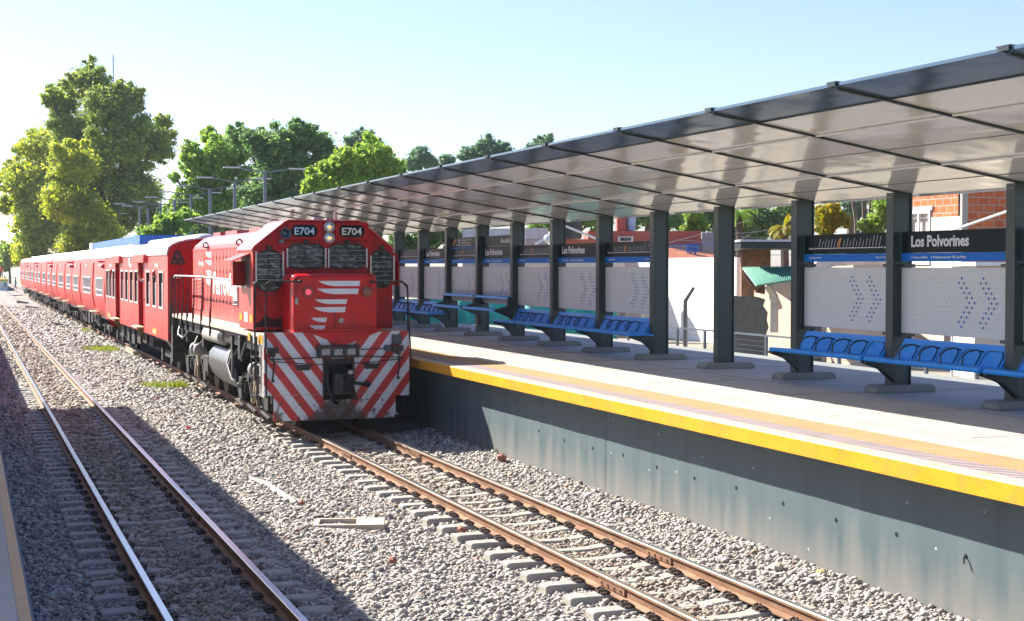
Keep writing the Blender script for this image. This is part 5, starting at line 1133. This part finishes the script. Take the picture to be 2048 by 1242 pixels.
# shack
t, o = thing('shack', 1530, 42, 'tumbledown shack with a green corrugated awning and peeling plaster wall', 'shack')
q = MB(); pz = P(1542, 548, 41.5).z - o.z; q.prism([(33.5 - o.y, -.3), (33.5 - o.y, pz + .25), (38.6 - o.y, pz), (38.75 - o.y, pz * .6), (38.6 - o.y, -.3)], 'x', 21.6 - o.x, 23.5 - o.x); q.build('plaster_wall', pinkwall, t); face_box(t, 'back_wall', 1483, 1541, 500, vb(45), 45, .3, wood, o)
face_box(t, 'roof_beam', 1481, 1660, 484, 497, 41, 4.5, steel_d, o); face_box(t, 'roof_edge', 1480, 1660, 479, 483.5, 40.8, 4.8, galv, o)
q = MB(); A_ = [P(1484, 537, 41.2) - o, P(1600, 534, 41.2) - o, P(1600, 560, 39.6) - o, P(1512, 573, 39.6) - o]
n_ = 26
for i in range(n_):
    s0, s1 = i / n_, (i + .55) / n_; s2 = (i + 1) / n_
    for a_, b_, h0, h1 in ((s0, s1, 0, .05), (s1, s2, .05, 0)):
        q.quad(A_[0].lerp(A_[1], a_) + Vector((0, 0, h0)), A_[0].lerp(A_[1], b_) + Vector((0, 0, h1)), A_[3].lerp(A_[2], b_) + Vector((0, 0, h1)), A_[3].lerp(A_[2], a_) + Vector((0, 0, h0)))
aw = q.build('corrugated_awning', greensheet, t); mo = aw.modifiers.new('t', 'SOLIDIFY'); mo.thickness = .015
q = MB()
for i in range(9): a = P(1487 + 3 * i, 548 + i * 4.2, 43) - o; b = P(1530, 552 + i * 4.2, 43) - o; q.bar(a, b, .03, .10)
q.bar(P(1500, 580, 41) - o, P(1570, 545, 40.6) - o, .05, .07); q.build('slats', wood, t)
q = MB(); q.tube([P(1549, 665, 40.2) - o, P(1549, 592, 40.2) - o, P(1534, 572, 40.2) - o], [.13, .12, .10], 4); q.build('concrete_post', cream, t)
t, o = thing('tarpaulin_fence', 1500, 40, 'dark grey tarpaulin screen with a torn right edge', 'fence')
q = MB(); e_ = [(1462, 590), (1480, 593), (1500, 591), (1520, 595), (1531, 599), (1527, 612), (1536, 625), (1534, 640), (1538, 655), (1533, 668), (1530, 720), (1462, 720)]
pts = [P(u, v, 41) - o for u, v in e_]; f = Vector((.342, .94, 0)); q.loft([pts, [p + f * .04 for p in pts]]); q.build('tarpaulin', tarp, t)
t, o = thing('concrete_post', 1371, 38, 'leaning-topped grey concrete post standing in front of the white wall', 'post')
q = MB(); q.tube([P(1371, vb(38, 0), 38) - o, P(1371, 602, 38) - o, P(1388, 575, 38) - o], [.065, .06, .045], 4); q.build('shaft', conc2, t)
# guard fence behind the platform
t = empty('railing_fence', (16.5, 16, .3), 'low grey wire railing running behind the platform', 'fence')
for z in (1.12,): q = MB(); q.box(-.02, .02, -6, 22, z, z + .04); q.build('top_rail', lampgrey, t)
q = MB()
for i in range(9): q.box(-.004, .004, -6, 22, .12 + .11 * i, .126 + .11 * i)
q.build('wires', lampgrey, t)
for i in range(20): q = MB(); q.box(-.03, .03, -6 + i * 1.46, -5.95 + i * 1.46, -.2, 1.12); q.build('post', lampgrey, t)
# overhead wires
t, o = thing('overhead_wires', 1500, 55, 'bundle of thin sagging wires crossing in front of the palm', 'wires')
q = MB()
for (u0, v0, u1, v1, s_) in ((1280, 500, 1500, 440, 2), (1350, 480, 1800, 470, 12), (1350, 492, 1800, 485, 10), (1350, 500, 1800, 492, 14), (1440, 470, 1700, 430, 6), (1480, 474, 1800, 476, 4), (1380, 520, 1500, 470, 2)):
    pts = [P(u0 + (u1 - u0) * k / 10, v0 + (v1 - v0) * k / 10 + s_ * math.sin(math.pi * k / 10), 55) - o for k in range(11)]; q.tube(pts, .011, 4)
q.build('wires', mat('wire_grey', (.25, .25, .25), .5), t)
t, o = thing('white_pipe', 1160, 50, 'white diagonal pipe and light fitting hanging behind the far signs', 'pipe')
q = MB(); q.tube([P(1130, 452, 50) - o, P(1194, 478, 50) - o], .045, 6); q.tube([P(1070, 488, 50) - o, P(1096, 474, 50) - o], .05, 6); q.sphere(P(1096, 478, 50) - o, .15); q.build('pipe', white, t)
# blue kiosk beyond the train
t, o = thing('blue_kiosk', 215, 103, 'bright blue kiosk roof rising above the second car', 'kiosk', z=1.24)
q = MB(); q.box(-1.2, 2.2, -18, 12, 2.35, 3.3); q.build('blue_fascia', mat('kiosk_blue', (.004, .13, .55), .4, var=.04), t)
q = MB(); q.box(-1.25, 2.3, 12.01, 14.5, 2.33, 3.33); q.build('white_trim', white, t)
q = MB(); q.box(-1.0, 2.0, -17, 11, 0, 2.4); q.box(.2, 1.2, -12, -9, 3.3, 3.55); q.build('wall', greywall, t); t.location = (9.6, 97, 1.24)
# lamp posts
LMP = 'double-armed lamp posts along the platform'
def lamp(x, y, h, label):
    t = empty('lamp_post', (x, y, ZP), label, 'lamp post', LMP); q = MB(); q.tube([(0, 0, 0), (0, 0, h)], [.10, .075], 8); q.build('pole', lampgrey, t, smooth=True)
    for s_ in (-1, 1):
        q = MB(); q.bar((s_ * .05, 0, h - .05), (s_ * 1.1, 0, h + .12), .05, .05); a_ = q.build('arm', lampgrey, t)
        q = MB(); q.box(*sorted((s_ * 1.05, s_ * 1.75)), -.08, .08, h + .10, h + .16); q.build('lamp_head', mat('lamp_head', (.42, .44, .45), .4, .3), a_)
ls = ['tallest lamp post nearest the canopy, a small white camera on it', 'second lamp post from the canopy end', 'third lamp post from the canopy end', 'fourth lamp post from the canopy end', 'fifth lamp post from the canopy end', 'sixth lamp post from the canopy end', 'seventh lamp post from the canopy, arm over the tall tree']
for i, zc in enumerate((64, 71.2, 78.3, 85, 91.6, 98.2, 105)): lamp(12, (zc - 4.1) / .94, 5.75, ls[i])
t0 = bpy.data.objects['lamp_post']; q = MB(); q.sphere((-.25, 0, 3.75), .12); q.sphere((-.02, -.1, 3.75), .1); q.build('camera', white, t0, smooth=True)
for i, (u, v) in enumerate(((216, 430), (200, 437), (172, 440), (158, 445), (146, 446), (280, 412))):
    X_ = 12; zc = 3191 * X_ / (u + 68); zt = 2.98 + (531 - v) / 3000 * zc
    lamp(X_, (zc - 4.1) / .94, zt - ZP, ['lamp post standing above the blue kiosk, clear of the rest', 'lamp post just left of the one above the kiosk', 'third lamp post left of the kiosk', 'fourth lamp post left of the kiosk', 'leftmost small lamp post in the far row', 'lone lamp post in front of the tallest tree'][i])
t, o = thing('round_sign', 114, 150, 'small round grey sign on a thin post above the train roof', 'sign')
p_ = P(114, 503, 150) - o; q = MB(); q.cyl((p_.x, p_.y - .02, p_.z), (p_.x, p_.y + .03, p_.z), .28, n=18); q.build('disc', galv, t); q = MB(); q.tube([(p_.x, p_.y + .06, 0), (p_.x, p_.y + .06, p_.z + 1.1)], .06, 6); q.build('post', galv, t)
t, o = thing('radio_mast', 230, 320, 'thin antenna mast barely visible above the tallest tree', 'mast')
q = MB(); p_ = P(230, 112, 320) - o; q.tube([(0, 0, 0), (p_.x, p_.y, p_.z)], .12, 5)
for dz_ in (1, 3, 5): q.bar((-.5, 0, p_.z - dz_), (.5, 0, p_.z - dz_), .08)
q.build('mast_pole', lampgrey, t)

# ------------------------------------------------------------------ small things on the ballast
def at(u, v, z): zc = (2.98 - z) * 3000 / (v - 531); p = P(u, v, zc); return p
def block(u, v, wd, label, l=.9):
    p = at(u, v, -.15); t = empty('concrete_wedge', p, label, 'concrete block', 'concrete wedges between the tracks')
    q = MB(); q.prism([(0, -.1), (wd, -.1), (wd, .06), (0, .22)], 'y', -.12, .12); q.prism([(-.02, -.1), (-.001, -.1), (-.001, .24), (-.02, .24)], 'y', -.13, .13); q.build('block', mat('wedge_grey', (.27, .26, .25), .8), t, bevel=.01)
    t.rotation_euler.z = R(-12)
for (u, v, wd, l) in ((34, 606, .9, 'small grey concrete wedge nearest the pedestrians'), (52, 617, 1.0, 'second concrete wedge from the pedestrians'), (104, 652, .85, 'concrete wedge closest to the camera, beside the second car')): block(u, v, wd, l)
p = at(625, 1062, -.16); t = empty('drain_box', p, 'open beige concrete drain box set in the ballast between the tracks', 'drain')
q = MB(); wall_open(q, 0, .84, -.0, .50, [(.06, .5, .06, .44)], lambda a, b_, d: (a, b_, .06 - d * .3)); q.build('frame', stonec, t, bevel=.01); t.rotation_euler.z = R(-16); t.location.z = -.165
q = MB(); q.box(.055, .51, .055, .45, -.25, -.22); q.build('bottom', mat('drain_mud', (.35, .29, .22), .9), t)
p = at(250, 700, -.12); t = empty('timber_slab', p, 'pale weathered plank lying beside the rail near the first car', 'plank')
q = MB(); q.box(0, .35, -2.6, 0, -.05, .10); q.build('plank', mat('pale_wood', (.42, .34, .25), .8, var=.2), t, bevel=.01)
t = empty('conduit', at(500, 960, -.15), 'half buried grey cable conduit curving through the ballast', 'pipe')
q = MB(); pts = [at(u, v, -.13) - t.location for u, v in ((500, 958), (530, 970), (560, 990), (590, 1008))]; q.tube(pts, [.02, .045, .05, .03], 8); q.build('pipe', dust, t, smooth=True)
def rock(u, v, s_, z, mt, label, nm='rubble_stone', cat='stone'):
    s_ *= .75; z -= .01
    p = at(u, v, z); q = MB(); q.sphere((0, 0, 0), s_, (1.2, .9, .8), 9, 6)
    q.v = [tuple(Vector(a) * random.uniform(.82, 1.12)) for a in q.v]; o = q.build(nm, mt, loc=p); tag(o, label, cat); o.rotation_euler = (.3, .2, random.uniform(0, 3)); return o
rock(1003, 917, .11, -.05, brickred, 'round reddish stone against the platform wall at the shadow edge')
rock(1558, 1138, .10, -.1, mat('tan_rock', (.36, .33, .26), .85, bump=.4), 'tan lump of rubble beside the platform wall', 'rubble_stone')
rock(1645, 1148, .06, -.1, mat('yellow_brick', (.45, .36, .12), .8), 'small yellowish brick piece close to the wall', 'rubble_stone')
rock(922, 1062, .08, -.12, brickred, 'broken red brick beside the left rail of the train track', 'brick_piece', 'brick')
rock(602, 1008, .055, -.12, brickred, 'small red brick chip at the end of the conduit', 'brick_piece', 'brick')
rock(784, 1124, .07, -.12, brickred, 'red brick fragment among the foreground stones', 'brick_piece', 'brick')
rock(375, 858, .08, -.12, mat('red_wrapper', (.6, .03, .04), .6), 'crumpled red wrapper lying on the ballast between the tracks', 'litter', 'litter')
rock(1579, 1164, .022, -.13, mat('red_wrapper', (.6, .03, .04), .6), 'tiny bright red bit of plastic near the wall', 'litter', 'litter')
t = empty('marker_post', (8.02, 9.05, -.15), 'red and white marker at the bottom right corner', 'marker')
q = MB(); q.box(0, .12, -.3, 0, 0, .83); q.build('post', mat('bright_red', (.7, .01, .01), .5), t); q = MB(); q.box(-.004, .12, -.3, 0, .832, .85); q.build('cap', white, t)
def grass(u, v, r_, n, label):
    p = at(u, v, -.15); V = []; random.seed(int(u))
    for i in range(n):
        a = random.uniform(0, 6.28); d = r_ * math.sqrt(random.random()); x, y = d * math.cos(a) * 1.0, d * math.sin(a) * 1.6; h = random.uniform(.05, .15); t_ = random.uniform(0, 6.28); w_ = .006 + .006 * random.random()
        dx, dy = math.cos(t_) * w_, math.sin(t_) * w_; lx, ly = random.uniform(-.08, .08), random.uniform(-.08, .08)
        V += [(x - dx, y - dy, -.02), (x + dx, y + dy, -.02), (x + dx * .4 + lx, y + dy * .4 + ly, h), (x - dx * .4 + lx, y - dy * .4 + ly, h)]
    o = raw_quads('grass_tuft', np.array(V), grassm, loc=p); tag(o, label, 'grass tuft', 'grass tufts in the ballast')
grass(200, 699, .7, 700, 'largest bright green grass tuft, beside the second car')
grass(184, 661, .5, 600, 'small grass tuft farthest along the train')
grass(306, 773, .34, 330, 'flat green grass tuft in the open ballast beside the locomotive')
grass(355, 772, .25, 250, 'thin little grass tuft closest to the locomotive wheels')
# far platform end at the level crossing
t = empty('far_platform', (4.6, 200, 0), 'small far platform with a yellow edge behind the pedestrians', 'platform')
q = MB(); q.box(-.9, 1.4, -25, 60, -.3, 1.0); q.build('slab', whitewall, t); q = MB(); q.box(-.95, 1.4, -25.05, 60, 1.0, 1.25); q.build('yellow_edge', yellow, t)
t.location = (3.6, 225, 0)
q = MB(); q.box(0, 3.6, 0, 1.2, -.35, -.1); o = q.build('crossing_slab', conc, loc=P(12, 588, 158)); o.location.z = -.02; tag(o, 'pale flat slab on the ground below the pedestrians', 'slab')

# ------------------------------------------------------------------ people
def person(loc, h, shirt, trousers, label, face=0., stride=.0, armup=None, hair=(.03, .02, .015)):
    t = empty('person', loc, label, 'person'); k = h / 1.72
    J = {'pel': (0, 0, .93), 'sp': (0, 0, 1.15), 'ch': (0, 0, 1.36), 'nk': (0, .0, 1.50), 'hd': (0, -.01, 1.60), 'tp': (0, 0, 1.69),
         'hl': (-.10, 0, .88), 'kl': (-.11, -stride * .5, .48), 'al': (-.11, -stride + .02, .08), 'tl': (-.11, -stride - .14, .03),
         'hr': (.10, 0, .88), 'kr': (.11, stride * .35, .48), 'ar': (.11, stride + .08, .10), 'tr': (.11, stride - .06, .03),
         'sl': (-.19, 0, 1.40), 'el': (-.25, stride * .3, 1.13), 'wl': (-.25, stride * .3 - .12, .90), 'fl': (-.25, stride * .3 - .16, .80),
         'sr': (.19, 0, 1.40), 'er': (.25, -stride * .3, 1.13), 'wr': (.25, -stride * .3 - .14, .91), 'fr': (.25, -stride * .3 - .18, .81)}
    if armup: J.update(armup)
    E_ = [('pel', 'sp'), ('sp', 'ch'), ('ch', 'nk'), ('nk', 'hd'), ('hd', 'tp'), ('pel', 'hl'), ('hl', 'kl'), ('kl', 'al'), ('al', 'tl'), ('pel', 'hr'), ('hr', 'kr'), ('kr', 'ar'), ('ar', 'tr'), ('ch', 'sl'), ('sl', 'el'), ('el', 'wl'), ('wl', 'fl'), ('ch', 'sr'), ('sr', 'er'), ('er', 'wr'), ('wr', 'fr')]
    rad = dict(pel=.15, sp=.135, ch=.15, nk=.055, hd=.095, tp=.075, hl=.09, kl=.065, al=.045, tl=.04, hr=.09, kr=.065, ar=.045, tr=.04, sl=.065, el=.045, wl=.032, fl=.038, sr=.065, er=.045, wr=.032, fr=.038)
    ks = list(J); me = bpy.data.meshes.new('body'); me.from_pydata([tuple(c * k for c in J[a]) for a in ks], [(ks.index(a), ks.index(b)) for a, b in E_], [])
    o = bpy.data.objects.new('body', me); COL.objects.link(o); o.parent = t
    sk = o.modifiers.new('skin', 'SKIN'); sk.use_smooth_shade = True
    for i, a in enumerate(ks): me.skin_vertices[0].data[i].radius = (rad[a] * k, rad[a] * k * (.72 if a in ('pel', 'sp', 'ch') else 1)); me.skin_vertices[0].data[i].use_root = (a == 'pel')
    ss = o.modifiers.new('sub', 'SUBSURF'); ss.levels = 1; ss.render_levels = 2
    m = bpy.data.materials.new('clothes'); m.use_nodes = True; nt = m.node_tree; tc = nt.nodes.new('ShaderNodeTexCoord'); sp = nt.nodes.new('ShaderNodeSeparateXYZ'); nt.links.new(tc.outputs['Object'], sp.inputs[0])
    mr = nt.nodes.new('ShaderNodeMath'); mr.operation = 'DIVIDE'; mr.inputs[1].default_value = 1.8 * k; nt.links.new(sp.outputs[2], mr.inputs[0])
    r = nt.nodes.new('ShaderNodeValToRGB'); nt.links.new(mr.outputs[0], r.inputs[0]); r.color_ramp.interpolation = 'CONSTANT'; el = r.color_ramp.elements
    el[0].color = (.03, .03, .03, 1); el[1].position = .05; el[1].color = (*trousers, 1); e = el.new(.53); e.color = (*shirt, 1); e = el.new(.835); e.color = (.45, .24, .16, 1)
    nt.links.new(r.outputs[0], nt.nodes['Principled BSDF'].inputs[0]); nt.nodes['Principled BSDF'].inputs['Roughness'].default_value = .8; me.materials.append(m)
    q = MB(); q.sphere((0, .02 * k, 1.665 * k), .108 * k, (1, 1.05, .85), 12, 8); q.build('hair', mat('dark_hair', hair, .7), t, smooth=True)
    t.rotation_euler.z = face; return t
def ped(u, v, h, *a, **kw): p = at(u, v, -.12); p.z = -.12; return person(p, h, *a, **kw)
ped(10, 581, 1.72, (.18, .62, .08), (.08, .12, .30), 'person in a lime green shirt and blue jeans striding across the tracks', face=R(90), stride=.30)
ped(31, 579, 1.55, (.01, .28, .26), (.05, .06, .09), 'person in a teal top walking behind the one in lime green', face=R(80), stride=.15)
person(Vector((4.3, 205, 1.25)), 1.7, (.45, .05, .1), (.03, .03, .05), 'person in a red top waiting on the far platform', stride=.05)
person(Vector((XR - .95, 28.35, 1.70)), 1.45, (.01, .03, .25), (.02, .02, .05), 'engine driver in a blue shirt behind the cab side window', face=R(-90))
dr = person(Vector((XR - 1.12, 46.2, 1.12)), 1.68, (.6, .6, .6), (.02, .02, .03), 'person in a pale shirt leaning in the open door of the first car', face=R(-90), armup={'el': (-.30, -.22, 1.46), 'wl': (-.22, -.30, 1.68), 'fl': (-.2, -.3, 1.76)})

# ------------------------------------------------------------------ air
hz = MB(); hz.box(-420, 480, -30, 560, -1.6, 60); ho = hz.build('haze', [])
hm = bpy.data.materials.new('haze_air'); hm.use_nodes = True; hm.node_tree.nodes.clear()
hv = hm.node_tree.nodes.new('ShaderNodeVolumePrincipled'); hv.inputs['Color'].default_value = (.80, .92, 1, 1); hv.inputs['Density'].default_value = .00024; hv.inputs['Anisotropy'].default_value = 0
hu = hm.node_tree.nodes.new('ShaderNodeOutputMaterial'); hm.node_tree.links.new(hv.outputs[0], hu.inputs['Volume']); ho.data.materials.append(hm)
tag(ho, kind='stuff')
